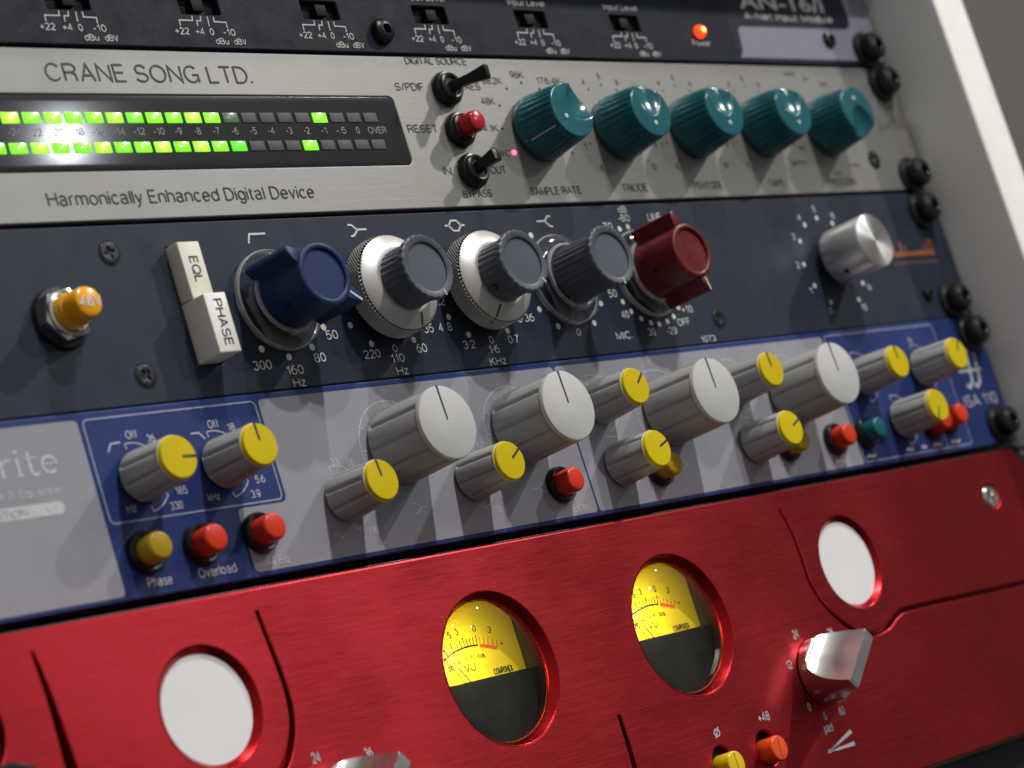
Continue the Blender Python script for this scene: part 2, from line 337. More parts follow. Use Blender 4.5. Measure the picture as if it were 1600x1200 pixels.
# ------------------------------------------------------------------ a plain single-stroke sans face for the printed figures and words
def _a(cx, cy, rx, ry, a0, a1, n=9): return [(cx+rx*math.cos(math.radians(a0+(a1-a0)*i/n)), cy+ry*math.sin(math.radians(a0+(a1-a0)*i/n))) for i in range(n+1)]
FT = {
 'A': (.66, [[(0, 0), (.33, 1), (.66, 0)], [(.11, .33), (.55, .33)]]),
 'B': (.58, [[(0, 0), (0, 1), (.3, 1)]+_a(.3, .77, .24, .23, 90, -90)+[(0, .54)], [(.3, .54)]+_a(.3, .27, .28, .27, 90, -90)+[(0, 0)]]),
 'C': (.68, [_a(.36, .5, .36, .5, 42, 318, 16)]),
 'D': (.64, [[(0, 0), (0, 1), (.24, 1)]+_a(.24, .5, .40, .5, 90, -90, 14)+[(0, 0)]]),
 'E': (.52, [[(.52, 0), (0, 0), (0, 1), (.5, 1)], [(0, .53), (.46, .53)]]),
 'F': (.5, [[(0, 0), (0, 1), (.5, 1)], [(0, .52), (.44, .52)]]),
 'G': (.7, [_a(.36, .5, .36, .5, 45, 320, 16)+[(.68, .16), (.69, .46), (.40, .46)], [(.69, .3), (.69, 0)]]),
 'H': (.62, [[(0, 0), (0, 1)], [(.62, 0), (.62, 1)], [(0, .53), (.62, .53)]]),
 'I': (.0, [[(0, 0), (0, 1)]]), 'J': (.42, [[(.42, 1), (.42, .25)]+_a(.21, .22, .21, .22, 0, -180)]),
 'K': (.6, [[(0, 0), (0, 1)], [(.56, 1), (0, .38)], [(.2, .58), (.6, 0)]]),
 'L': (.48, [[(0, 1), (0, 0), (.48, 0)]]), 'M': (.74, [[(0, 0), (0, 1), (.37, .08), (.74, 1), (.74, 0)]]),
 'N': (.62, [[(0, 0), (0, 1), (.62, 0), (.62, 1)]]), 'O': (.76, [_a(.38, .5, .38, .5, 0, 360, 24)]),
 'P': (.56, [[(0, 0), (0, 1), (.3, 1)]+_a(.3, .74, .26, .26, 90, -90)+[(0, .48)]]),
 'Q': (.76, [_a(.38, .5, .38, .5, 0, 360, 24), [(.44, .24), (.74, -.04)]]),
 'R': (.6, [[(0, 0), (0, 1), (.32, 1)]+_a(.32, .75, .25, .25, 90, -90)+[(0, .5)], [(.32, .5), (.52, .40), (.56, 0)]]),
 'S': (.58, [_a(.29, .74, .26, .26, 15, 250, 12)+_a(.29, .26, .29, .26, 70, -165, 14)]),
 'T': (.58, [[(0, 1), (.58, 1)], [(.29, 1), (.29, 0)]]), 'U': (.6, [[(0, 1), (0, .3)]+_a(.3, .3, .3, .3, 180, 360, 12)+[(.6, 1)]]),
 'V': (.62, [[(0, 1), (.31, 0), (.62, 1)]]), 'W': (.9, [[(0, 1), (.22, 0), (.45, .95), (.68, 0), (.9, 1)]]),
 'X': (.6, [[(0, 0), (.58, 1)], [(0, 1), (.6, 0)]]), 'Y': (.6, [[(0, 1), (.3, .45), (.6, 1)], [(.3, .45), (.3, 0)]]), 'Z': (.55, [[(.02, 1), (.54, 1), (0, 0), (.55, 0)]]),
 '0': (.5, [_a(.25, .5, .25, .5, 0, 360, 20)]), '1': (.26, [[(0, .76), (.14, .82), (.22, 1), (.22, 0)]]),
 '2': (.5, [_a(.25, .73, .24, .27, 170, -35, 11)+[(.02, .06), (.0, 0), (.5, 0)]]),
 '3': (.5, [_a(.25, .75, .22, .25, 160, -85, 11), _a(.25, .27, .25, .27, 85, -160, 12)]),
 '4': (.52, [[(.38, 0), (.38, 1), (0, .28), (.52, .28)]]), '5': (.5, [[(.46, 1), (.09, 1), (.03, .5)]+_a(.24, .33, .26, .33, 125, -150, 12)]),
 '6': (.5, [_a(.25, .32, .25, .32, 0, 360, 16), _a(.40, .42, .40, .57, 180, 88, 8)]), '7': (.5, [[(0, 1), (.5, 1), (.28, .55), (.16, 0)]]),
 '8': (.5, [_a(.25, .75, .21, .25, 0, 360, 16), _a(.25, .26, .25, .26, 0, 360, 16)]), '9': (.5, [_a(.25, .68, .25, .32, 0, 360, 16), _a(.10, .58, .40, .57, 0, -88, 8)]),
 'a': (.5, [_a(.22, .55, .21, .19, 160, 20, 8)+[(.43, .42), (.43, .08), (.5, 0)], _a(.21, .21, .21, .21, 45, 330, 12)]),
 'b': (.5, [[(0, 1), (0, 0)], _a(.25, .36, .25, .36, 0, 360, 16)]), 'c': (.46, [_a(.25, .36, .25, .36, 45, 315, 12)]), 'd': (.5, [[(.5, 1), (.5, 0)], _a(.25, .36, .25, .36, 0, 360, 16)]),
 'e': (.5, [[(.02, .38), (.5, .38)]+_a(.25, .36, .25, .36, 5, 318, 14)]), 'f': (.28, [_a(.24, .82, .13, .18, 80, 180, 6)+[(.11, 0)], [(0, .7), (.26, .7)]]),
 'g': (.5, [_a(.25, .37, .25, .35, 0, 360, 16), [(.5, .72), (.5, -.05)]+_a(.26, -.05, .24, .22, 0, -160, 8)]), 'h': (.46, [[(0, 1), (0, 0)], [(0, .4)]+_a(.23, .45, .23, .27, 170, 0, 8)+[(.46, 0)]]),
 'i': (.0, [[(0, .72), (0, 0)], [(0, .88), (0, 1)]]), 'k': (.44, [[(0, 1), (0, 0)], [(.4, .72), (0, .3)], [(.15, .44), (.44, 0)]]), 'l': (.0, [[(0, 1), (0, 0)]]),
 'm': (.76, [[(0, .72), (0, 0)], [(0, .45)]+_a(.19, .5, .19, .22, 170, 0, 7)+[(.38, 0)], [(.38, .45)]+_a(.57, .5, .19, .22, 170, 0, 7)+[(.76, 0)]]),
 'n': (.46, [[(0, .72), (0, 0)], [(0, .42)]+_a(.23, .46, .23, .26, 170, 0, 8)+[(.46, 0)]]), 'o': (.52, [_a(.26, .36, .26, .36, 0, 360, 16)]),
 'p': (.5, [[(0, .72), (0, -.28)], _a(.25, .36, .25, .36, 0, 360, 16)]), 'q': (.5, [[(.5, .72), (.5, -.28)], _a(.25, .36, .25, .36, 0, 360, 16)]), 'r': (.26, [[(0, .72), (0, 0)], [(0, .38)]+_a(.24, .42, .24, .30, 170, 85, 6)]),
 's': (.42, [_a(.21, .53, .18, .18, 20, 250, 10)+_a(.21, .19, .21, .19, 70, -160, 10)]), 't': (.26, [[(.11, .92), (.11, .15)]+_a(.22, .13, .11, .13, 180, 280, 5), [(0, .7), (.25, .7)]]),
 'u': (.46, [[(0, .72), (0, .26)]+_a(.23, .26, .23, .26, 180, 350, 8), [(.46, .72), (.46, 0)]]), 'v': (.44, [[(0, .72), (.22, 0), (.44, .72)]]), 'w': (.66, [[(0, .72), (.17, 0), (.33, .68), (.5, 0), (.66, .72)]]),
 'y': (.44, [[(0, .72), (.22, .02)], [(.44, .72), (.18, -.16), (.08, -.27), (0, -.27)]]), 'x': (.42, [[(0, 0), (.42, .72)], [(0, .72), (.42, 0)]]), 'z': (.4, [[(0, .72), (.4, .72), (0, 0), (.4, 0)]]),
 '.': (.0, [[(0, 0), (0, .12)]]), '-': (.28, [[(0, .38), (.28, .38)]]), '+': (.50, [[(0, .44), (.50, .44)], [(.25, .12), (.25, .76)]]), '/': (.34, [[(0, -.05), (.34, 1.03)]]), '·': (.0, [[(0, .42), (0, .54)]]),
 '%': (.7, [_a(.14, .76, .14, .22, 0, 360, 10), _a(.56, .24, .14, .22, 0, 360, 10), [(.12, 0), (.58, 1)]]), '&': (.62, [[(.6, 0), (.14, .68)]+_a(.29, .8, .17, .2, 200, -40, 8)+[(.06, .36)]+_a(.24, .25, .22, .25, 160, 350, 8)+[(.6, .45)]]), 'ø': (.52, [_a(.26, .4, .26, .36, 0, 360, 16), [(.0, -.12), (.52, .95)]]), ' ': (.16, []),
}
def stroke_text(pr, t, x, y, h, w=None, align='C', rot=0, z=0.10, wt=0.125):
    """lettering drawn with strokes; x,y is the middle of the word, h the capital height, w the full width"""
    gap = 0.20; pos = []; cx = 0.0
    for ch in t: pos.append(cx); cx += FT[ch][0]+gap
    tot = cx-gap; sw = h*wt
    sx = ((w-sw)/tot) if (w and tot > 0.05) else h*0.85
    hh = h-sw; ox = {'C': -tot/2, 'L': 0, 'R': -tot}[align]; c, sn = math.cos(math.radians(rot)), math.sin(math.radians(rot)); k = 0
    for ch, p0 in zip(t, pos):
        for st in FT[ch][1]:
            P = []
            for a, b in st:
                px, py = (a+p0+ox)*sx, (b-0.5)*hh; P.append((x+px*c-py*sn, y+px*sn+py*c))
            pr.line(P, sw, z+0.006*(k % 5)); k += 1

# ================================================================== THE SETTING
def struct(name, me, x=0, y=0, z=0):
    o = put(name, me, None, x, y, z); o['kind'] = 'structure'; return o
wbm = bmesh.new(); wvs = [wbm.verts.new(p) for p in ((-1500, -1500, 0), (2500, -1500, 0), (2500, 1800, 0), (-1500, 1800, 0))]; wbm.faces.new(wvs)
struct('background_wall', finish(wbm, 'wall', 'wall', False), 0, 0, -420)

cab = thing('rack_cabinet', 'white laminate rack cabinet side board to the right of the units', 'cabinet', 253, -420, 0)
put('side_board', finish(box_bm(243.4, -420, -380, 261.5, 330, 24.0, 0.8, 3), 'side_board', 'laminate'), cab, 253-253, 0, 0)
for o in cab.children: o.location = W(-253, 420, 0)
tb = put('unseen_overhang', finish(box_bm(-300, 90.2, -380, 243.1, 108, 28.0, 0.8, 3), 'unseen_overhang', 'laminate'), cab); tb.location = W(-253, 420, 0)  # unseen overhang, added to cast the shadow steps on the upper units

# ================================================================== RACK HARDWARE
def rack_screw_meshes():
    washer = finish(lathe([(2.5, 0), (6.3, 0.0), (6.5, 0.5), (6.2, 1.3), (4.9, 2.0), (2.0, 2.0)], 40), 'washer', 'black')
    prof = [(4.6, 1.8), (4.9, 2.4), (4.9, 4.2), (4.4, 5.4), (3.2, 6.1), (1.9, 6.3), (1.7, 6.1), (1.6, 4.2), (0, 4.0)]
    head = finish(lathe(prof, 40), 'screw_head', 'black_steel')
    return washer, head
RSW, RSH = rack_screw_meshes()
def rack_screw(unit, x, y, z=0):
    a = put('rack_screw', RSH, unit, x, y, z, random.uniform(0, 90)); put('washer', RSW, a)
def cross(r, w):
    return [(w, w), (r, w), (r, -w), (w, -w), (w, -r), (-w, -r), (-w, -w), (-r, -w), (-r, w), (-w, w), (-w, r), (w, r)]
CSK = finish(plate_bm([circle(2.75, 32), cross(1.5, 0.32)], 0.25, 0.8, 0.2), 'screw', 'black_steel')
CSKf = finish(lathe([(2.7, -0.45), (0, -0.45)], 24), 'recess', 'black_matt', False)
CSKr = finish(lathe([(2.75, 0.05), (3.15, 0.05), (3.2, -0.2)], 32), 'rim', 'black_matt')
def panel_screw(unit, x, y, rot=0, z=0.1, k=1.0):
    a = put('panel_screw', CSK, unit, x, y, z, rot); put('recess', CSKf, a); put('countersink', CSKr, a)
    if k != 1: a.scale = (k, k, k)
def chassis(unit, y0, y1, z=-4.2):
    put('chassis', finish(box_bm(-219, y0+0.6, -260, 219, y1-0.6, z, 0), 'chassis', 'black_matt', False), unit).location = W(-ORG[unit.name][0], -ORG[unit.name][1], -ORG[unit.name][2])
def plate(unit, outlines, zf, thick, mat, bev=0.35, name='faceplate', res=2):
    me = finish(plate_bm(outlines, zf, thick, bev, res), name, mat, flat_front=True); o = put(name, me, unit, 0, 0, 0); return o
def lettering(unit, pr, mat, name='lettering'):
    o = put(name, pr.mesh(name, mat), unit, 0, 0, 0); o['kind'] = 'stuff'; return o
U = 44.45; XL = -241.3; XR = 241.3
def ears(y0, y1): return rrect(XL, y0, XR, y1, 0.7, 3)

# ================================================================== UNIT A: converter input module (top, cut by the frame)
ua = thing('rack_unit', 'dark navy speckled rack unit with black slide switches and a lit orange power lamp', 'audio unit', 0, U, 0)
y0, y1 = U+0.45, 2*U-0.4
slots = [(-98.2, 'a'), (-57.1, 'b'), (-15.5, 'c'), (25.9, 'd'), (67.5, 'e'), (109.6, 'f')]
plate(ua, [ears(y0, y1)]+[rrect(x-6.5, 54.1, x+6.5, 59.2, 0.4, 3) for x, _ in slots], 0, 3, 'navy')
chassis(ua, U, 2*U)
SLB = finish(box_bm(-6.4, -2.5, -3.8, 6.4, 2.5, -2.2, 0.1), 'slot_back', 'black_matt')
SLT = finish(box_bm(-1.9, -1.6, -2.2, 1.9, 1.6, 0.2, 0.25), 'slider', 'black_matt')
for x, _ in slots:
    a = put('slide_switch', SLB, ua, x, 56.6, 0); put('slider', SLT, a, random.choice([-0.6, 0.2, 0.4]), 0, 0)
pw = Print(); pk = Print(); pd = Print()
for x, _ in slots:
    pw.text('Input Level', x-0.2, 61.7, 1.85, 15.5)
    for P in ([(x-3.5, 53.6), (x-3.7, 52.3), (x-8.0, 52.3), (x-8.1, 50.7)], [(x-0.7, 53.6), (x-1.0, 52.3), (x-2.3, 52.3), (x-2.5, 50.8)], [(x+1.5, 53.5), (x+1.3, 50.9)], [(x+3.5, 53.5), (x+3.4, 52.2), (x+7.3, 52.1), (x+7.1, 50.6)]):
        pw.line(P, 0.34)
    for t, dx, w in (('+22', -8.1, 4.6), ('+4', -2.3, 3.0), ('0', 1.6, 1.3), ('-10', 7.3, 4.0)): pw.text(t, x+dx, 49.4, 1.9, w, fat=0.008)
    pw.text('dBu', x+4.1, 46.9, 1.7, 4.3, fat=0.008); pw.text('dBV', x+10.1, 46.9, 1.7, 4.1, fat=0.008)
pw.text('Power', 143.7, 51.0, 1.9, 9.0)
# pale field with the darker name plate let into it
pk.poly(rrect(160.5, 46.6, 240.8, 88, 1.0), 0.05)
pd.poly([(160.4, 46.0), (160.4, 88.1), (228.0, 88.1)]+[(224.5+4*math.cos(math.radians(-t)), 61.8-4*math.sin(math.radians(t))) for t in range(0, 91, 15)][0:7]+[(168.5, 57.3)]+[(166.2-0*t, 57.2) for t in (0,)]+[(165.0, 56.0), (164.5, 54.0), (164.0, 50.0), (162.6, 47.4), (160.6, 46.2)], 0.08)
lettering(ua, pk, 'pale_print', 'pale_field'); lettering(ua, pd, 'navy_dark', 'name_field')
pw.text('AN-16/i', 193, 66.3, 5.2, 46, fat=0.02, z=0.13, bold=True); pw.text('A-Net Input Module', 194.6, 61.1, 2.4, 48, fat=0.012, z=0.13)
lettering(ua, pw, 'ink_white')
LB = finish(lathe([(2.1, 0), (2.1, 0.7), (1.7, 1.7), (1.0, 2.2), (0, 2.35)], 24), 'lamp', 'lamp_orange')
a = put('power_lamp', LB, ua, 144, 54.6, 0); put('core', finish(lathe([(0.95, 2.25), (0.7, 2.42), (0, 2.5)], 16), 'core', 'lamp_core'), a)
BS = finish(lathe([(0.5, -0.2), (3.5, 0), (3.6, 0.8), (3.2, 2.0), (2.3, 2.6), (1.5, 2.7), (1.4, 1.2), (0, 1.0)], 32), 'socket_screw', 'black_steel')
put('socket_screw', BS, ua, 4.6, 50.9, 0); a = put('socket_screw', BS, ua, 212.5, 53.7, 0); a.scale = (0.8, 0.6, 0.8)
rack_screw(ua, 231.6, 50.2)

# ================================================================== UNIT B: brushed aluminium digital device
ub = thing('rack_unit', 'brushed aluminium rack unit with green LED level meter and teal knobs', 'audio unit', 0, 0, 0)
y0, y1 = 0.55, U-0.45
knobx = [54.3, 88.9, 123.5, 158.1, 192.7]
plate(ub, [ears(y0, y1), rrect(-215, 12.9, 1.3, 32.3, 1.8)], 0, 3, 'alu')
chassis(ub, 0, U)
put('meter_window', finish(plate_bm([rrect(-214.9, 13.0, 1.2, 32.2, 1.75)], -0.12, 2, 0.15), 'meter_window', 'window'), ub)
for k_, warm in (('led_on', (0.30, 1.0, 0.015)), ('led_warm', (0.55, 1.0, 0.05)), ('led_green', (0.10, 0.9, 0.01))):
    n_ = M[k_].node_tree; p_ = [q for q in n_.nodes if q.type == 'BSDF_PRINCIPLED'][0]; ec = tuple(p_.inputs['Emission Color'].default_value)[:3]
    tc_ = n_.nodes.new('ShaderNodeTexCoord'); ln = n_.nodes.new('ShaderNodeVectorMath'); ln.operation = 'LENGTH'; n_.links.new(tc_.outputs['Object'], ln.inputs[0])
    mr_ = n_.nodes.new('ShaderNodeMapRange'); mr_.inputs[1].default_value = 0.0003; mr_.inputs[2].default_value = 0.0026; n_.links.new(ln.outputs['Value'], mr_.inputs[0])
    rp_ = ramp(n_, mr_.outputs[0], 0.0, warm, 1.0, ec); n_.links.new(rp_.outputs[0], p_.inputs['Emission Color'])
    oi = n_.nodes.new('ShaderNodeObjectInfo'); m2 = n_.nodes.new('ShaderNodeMapRange'); st = p_.inputs['Emission Strength'].default_value; m2.inputs[3].default_value = st*0.75; m2.inputs[4].default_value = st*1.25
    n_.links.new(oi.outputs['Random'], m2.inputs[0]); n_.links.new(m2.outputs[0], p_.inputs['Emission Strength'])
SEG = {k: finish(box_bm(-2.45, -1.35, 0, 2.45, 1.35, 0.5, 0.2, 2), 'led_segment', k) for k in ('led_on', 'led_warm', 'led_green', 'led_dim', 'led_off')}
for i in range(21):
    x = -9.35-6.06*i
    kt = 'led_on' if i == 3 else 'led_dim' if i == 8 else 'led_off' if i < 8 else ('led_warm' if i in (10, 14, 17, 19) else 'led_on')
    kb = 'led_on' if i == 4 else 'led_off' if i < 8 else 'led_green' if i == 8 else ('led_warm' if i in (10, 12, 15, 18) else 'led_on')
    put('led_segment', SEG[kt], ub, x, 26.3, -0.35); put('led_segment', SEG[kb], ub, x, 18.75, -0.35)
pk = Print(); pg = Print()
for i, t in enumerate(['OVER', '0', '-.5', '-1', '-2', '-3', '-4', '-5', '-6', '-7', '-8', '-9', '-10', '-12', '-14', '-16', '-18', '-20', '-22', '-24']):
    x = -8.2 if i == 0 else -9.2-6.06*i
    pg.text(t, x, 22.8, 1.9, {4: 6.6, 3: 3.5, 2: 2.2, 1: 1.2}[len(t)], z=-0.05)
lettering(ub, pg, 'ink_grey', 'scale_figures')
pk.text('CRANE SONG LTD.', -110.6, 37.8, 4.75, 64, 'L', fat=-0.010); pk.text('Harmonically Enhanced Digital Device', -120.5, 6.2, 3.5, 83.2, 'L', fat=-0.006)
for t, x, y, h, w in (('DIGITAL SOURCE', 22.3, 42.9, 2.2, 24), ('S/PDIF', 8.9, 35.2, 2.3, 11), ('AES', 33.6, 35.5, 2.2, 6.3), ('RESET', 8.9, 23.1, 2.3, 11.4), ('IN', 13.2, 10.9, 2.3, 3.2), ('OUT', 33.3, 10.9, 2.3, 6.3), ('BYPASS', 22.1, 4.2, 2.2, 11.3),
                      ('88.2K', 42.3, 37.3, 2.1, 8.0), ('96K', 53.4, 39.3, 2.1, 5.6), ('176.4K', 66.3, 37.6, 2.1, 10.4), ('48K', 38.0, 31.2, 2.1, 5.5), ('44.1K', 34.5, 23.2, 2.1, 8.4), ('WC', 38.0, 15.7, 2.1, 5.0),
                      ('SAMPLE RATE', 54.2, 4.3, 2.4, 21.5), ('TRIODE', 88.9, 4.4, 2.4, 11.6), ('PENTODE', 123.4, 4.5, 2.4, 14), ('TAPE', 157.8, 4.4, 2.4, 8.2), ('PROCESS', 192.9, 4.2, 2.4, 15)):
    pk.text(t, x, y, h, w)
for x, y in ((47.5, 35.0), (54.4, 36.9), (42.3, 29.9), (40.3, 22.9), (61.2, 35.0), (66.3, 29.8), (68.4, 22.6), (66.4, 15.6)): pk.dot(x, y, 0.42)
for kx in knobx[1:4]:
    for i in range(11):
        an = math.radians(225-27*i); c, s_ = math.cos(an), math.sin(an)
        pk.dot(kx+14.0*c, 22.6+14.0*s_, 0.36); pk.text(str(i), kx+16.7*c, 22.6+16.7*s_, 1.9, 2.2 if i == 10 else 1.2)
for x, y, w in ((184.8, 41.1, 6), (192.7, 39.6, 4), (201.4, 37.7, 4.5), (177.9, 15.6, 5), (174.9, 10.8, 7), (203.7, 9.5, 5.5), (192.7, 6.9, 5)):
    n = int(w/1.1)
    for i in range(n):
        xx = x-w/2+i*1.1; pk.line([(xx, y-0.6), (xx+0.1, y+0.6), (xx+0.7, y+0.5)], 0.24)
sig = [(224, 21), (226.5, 26), (225.2, 21.5), (228, 24), (227.5, 21.8), (230, 24.2), (229.6, 22), (232, 24.5)]
pk.line(sig, 0.28); pk.line([(233, 22.3), (234.8, 30), (234.4, 22.5), (236.3, 26), (236.5, 22.5)], 0.28); pk.line([(237.3, 22), (239.2, 30.5), (238.9, 22.5)], 0.28)
lettering(ub, pk, 'ink_black')
put('clock_lamp', finish(lathe([(0.75, 0), (0.75, 0.3), (0.4, 0.7), (0, 0.8)], 16), 'clock_lamp', 'led_red'), ub, 41.9, 15.8, 0)
# toggle switches and reset button
NUT = finish(lathe([(4.9, 0), (5.0, 0.3), (4.9, 1.6), (4.5, 2.1), (4.1, 2.2), (3.9, 3.2), (3.4, 3.5), (2.9, 3.4), (2.7, 2.8), (0, 2.8)], 40), 'bushing', 'black')
def bat(dx, dy, L, w0, w1, t):
    bm = bmesh.new(); base = Vector((0, 0, 1.5)); tip = Vector((dx, dy, L)); ax = (tip-base).normalized()
    side = Vector((0, 1, 0)); side = (side-ax*side.dot(ax)).normalized(); th = ax.cross(side); rings = []
    for k, (f, w, tt) in enumerate(((0, w0, 1.5), (0.35, w0*0.95, 1.45), (0.55, w0*1.05, 1.2), (0.97, w1, t), (1.0, w1*0.8, t*0.6))):
        c = base.lerp(tip, f); rings.append([bm.verts.new(c+side*(w*sx)+th*(tt*sy)) for sx, sy in ((1, .7), (.75, 1), (-.75, 1), (-1, .7), (-1, -.7), (-.75, -1), (.75, -1), (1, -.7))])
    for a, b in zip(rings, rings[1:]):
        for i in range(8): bm.faces.new((a[i], a[(i+1) % 8], b[(i+1) % 8], b[i]))
    bm.faces.new(rings[-1]); bmesh.ops.recalc_face_normals(bm, faces=bm.faces); return finish(bm, 'bat', 'black')
a = put('toggle_switch', NUT, ub, 22.3, 34.3, 0, label='digital source toggle switch, bat thrown right'); put('bat', bat(3.9, -0.2, 13.4, 1.3, 2.1, 1.0), a)
a = put('toggle_switch', NUT, ub, 22.3, 10.4, 0, label='bypass toggle switch with short thick bat'); put('bat', bat(1.3, 1.3, 9.7, 1.5, 1.9, 1.5), a)
a = put('reset_button', NUT, ub, 22.3, 22.3, 0, label='reset push button with red cap')
put('cap', finish(lathe([(2.9, 2.4), (3.05, 2.8), (3.05, 7.1), (2.75, 7.9), (2.2, 8.2), (0, 8.3)], 32), 'cap', 'dark_red'), a)
# teal knobs with a finger groove in the top
def teal_knob():
    R0, R1, H = 9.8, 8.15, 14.6; n = 144; bm = bmesh.new()
    def side_r(t, z, r): return 0.17*math.cos(30*t) if 3.2 < z < 14.2 else 0
    def top(px, py):
        rho2 = ((px+R1)/(1.22*R1))**2+(py/(0.70*R1))**2
        return H-0.02*(px*px+py*py)/8-(2.3*(1-rho2)**0.75 if rho2 < 1 else 0)
    rings = []
    for r, z in ((R0-0.3, 0.7), (R0, 1.2), (R0-0.1, 3.0), (R0-0.45, 4.0)):
        rings.append([bm.verts.new(((r+side_r(2*PI*i/n, z, r))*math.cos(2*PI*i/n), (r+side_r(2*PI*i/n, z, r))*math.sin(2*PI*i/n), z)) for i in range(n)])
    for k in range(1, 5):
        f = k/4; r = R0-0.45+(R1-(R0-0.45))*f; L = []
        for i in range(n):
            t = 2*PI*i/n; zt = top(R1*math.cos(t), R1*math.sin(t))-0.25; z = 4.0+(zt-4.0)*f; fr = (z-4.0)/(H-4); rr = R0-0.45+(R1-(R0-0.45))*fr+(side_r(t, z, 0) if f < 0.99 else 0)
            L.append(bm.verts.new((rr*math.cos(t), rr*math.sin(t), z)))
        rings.append(L)
    for r in [R1-0.25]+[R1*k/22 for k in range(21, 0, -1)]:
        rings.append([bm.verts.new((r*math.cos(2*PI*i/n), r*math.sin(2*PI*i/n), top(r*math.cos(2*PI*i/n), r*math.sin(2*PI*i/n)))) for i in range(n)])
    for a, b in zip(rings, rings[1:]):
        for i in range(n): bm.faces.new((a[i], a[(i+1) % n], b[(i+1) % n], b[i]))
    bm.faces.new(rings[-1]); bmesh.ops.recalc_face_normals(bm, faces=bm.faces)
    return finish(bm, 'knob', 'teal', angle=40)
TEAL = teal_knob()
TDOT = finish(lathe([(0.62, 14.4), (0.62, 14.72), (0.4, 14.78), (0, 14.8)], 20), 'pointer_dot', 'ink_white')
pl = bmesh.new()
for (r0, z0), (r1, z1) in [((9.72, 4.4), (8.62, 13.2))]:
    q = [pl.verts.new(p) for p in ((r0, -0.2, z0), (r0, 0.2, z0), (r1, 0.2, z1), (r1, -0.2, z1))]; pl.faces.new(q)
TLINE = finish(pl, 'pointer_line', 'ink_soft', False)
SHAFT = finish(lathe([(4.5, 0), (4.5, 1.0), (0, 1.0)], 24), 'collar', 'black_matt')
for x, rot in zip(knobx, (-151, -92, -88, -86, 98)):
    k = put('knob', TEAL, ub, x, 22.5, 0, rot); put('pointer_dot', TDOT, k, 4.1, 0, 0); put('pointer_line', TLINE, k, 0.12, 0, 0); put('collar', SHAFT, k)
rack_screw(ub, 233.8, 38.2); rack_screw(ub, 232.8, 5.3); panel_screw(ub, 215.0, 11.3, 20)

# ================================================================== UNIT C: blue-grey preamp equaliser
uc = thing('rack_unit', 'blue-grey rack unit with large coloured pointer knobs and ivory push buttons', 'audio unit', 0, -U, 0)
y0, y1 = -U+0.3, -0.55
plate(uc, [ears(y0, y1), rrect(-90.6, -36.4, -83.0, -6.6, 0.6, 3)], 0, 3, 'bluegrey')
chassis(uc, -U, 0)
pw = Print()
def dots(cx, cy, r, angs, rad=0.85):
    for an in angs: pw.dot(cx+r*math.cos(math.radians(an)), cy+r*math.sin(math.radians(an)), rad)
CY = -22.0
for x, y in ((-70.2, -33.6), (-62.3, -36.2), (-53.9, -34.3), (-48.2, -29.5)): pw.dot(x, y, 0.9)
for cx in (-26.2, 9.3, 44.8):
    dots(cx, CY, 14.9, (-149.5, -120.5, -59.5, -30.0))
for x, y in ((76.1, -7.9), (80.0, -7.4), (67.2, -29.5), (69.6, -32.5), (72.7, -34.9), (76.4, -36.3), (79.8, -36.9), (83.8, -36.4), (87.3, -35.1), (90.6, -32.5), (93.0, -29.6)): pw.dot(x, y, 0.82)
pw.dot(38.0, -8.5, 0.9)
for t, x, y, h, w in (('300', -71.5, -37.6, 2.4, 5.9), ('160', -61.6, -39.6, 2.4, 5.4), ('80', -52.4, -37.1, 2.4, 3.9), ('50', -46.2, -31.6, 2.4, 4.0), ('Hz', -61.4, -42.8, 2.2, 4.0),
                      ('220', -34.6, -37.5, 2.3, 5.6), ('0', -26.2, -36.6, 2.1, 1.6), ('110', -26.2, -39.2, 2.3, 4.6), ('Hz', -25.9, -42.6, 2.2, 4.0), ('60', -16.8, -37.2, 2.4, 3.7), ('35', -12.2, -32.2, 2.4, 3.6),
                      ('4', -7.6, -32.2, 2.4, 1.6), ('8', -4.4, -32.2, 2.4, 1.6), ('7.2', -5.4, -25.2, 2.3, 4.2), ('3·2', 0.8, -37.5, 2.3, 4.6), ('0', 9.6, -36.8, 2.1, 1.6), ('1·6', 9.6, -39.4, 2.3, 4.0), ('KHz', 9.6, -42.7, 2.2, 6.2), ('0·7', 18.1, -37.2, 2.3, 4.2), ('0·36', 25.4, -31.7, 2.3, 6.6),
                      ('0', 44.7, -37.0, 2.1, 1.7), ('70', 71.3, -7.0, 2.3, 4.0), ('-80', 79.3, -4.7, 2.3, 5.2), ('dB', 79.8, -2.1, 2.0, 3.8), ('LINE', 93.2, -4.8, 2.3, 6.2), ('MIC.', 63.2, -39.2, 2.2, 6.8), ('40', 66.4, -33.2, 2.3, 3.2), ('50', 63.9, -26.8, 2.3, 3.6), ('30', 75.4, -39.0, 2.2, 3.3), ('-20', 84.2, -39.2, 2.2, 4.6), ('OFF', 90.9, -37.0, 2.2, 5.6), ('+10', 94.2, -33.3, 2.2, 5.0), ('1073', 99.6, -42.7, 1.9, 6.6)):
    pw.text(t, x, y, h, w)
pw.line([(-64.3, -6.8), (-63.3, -4.4), (-58.0, -4.4)], 0.5)
def shelf(cx, s):
    pw.line([(cx-3.1*s, -3.1), (cx-1.7*s, -3.2), (cx-0.4*s, -4.5), (cx+3.1*s, -4.5)], 0.5); pw.line([(cx-3.0*s, -6.2), (cx-1.9*s, -6.1), (cx-0.2*s, -4.6)], 0.5)
shelf(-26.4, 1); shelf(45.2, -1)
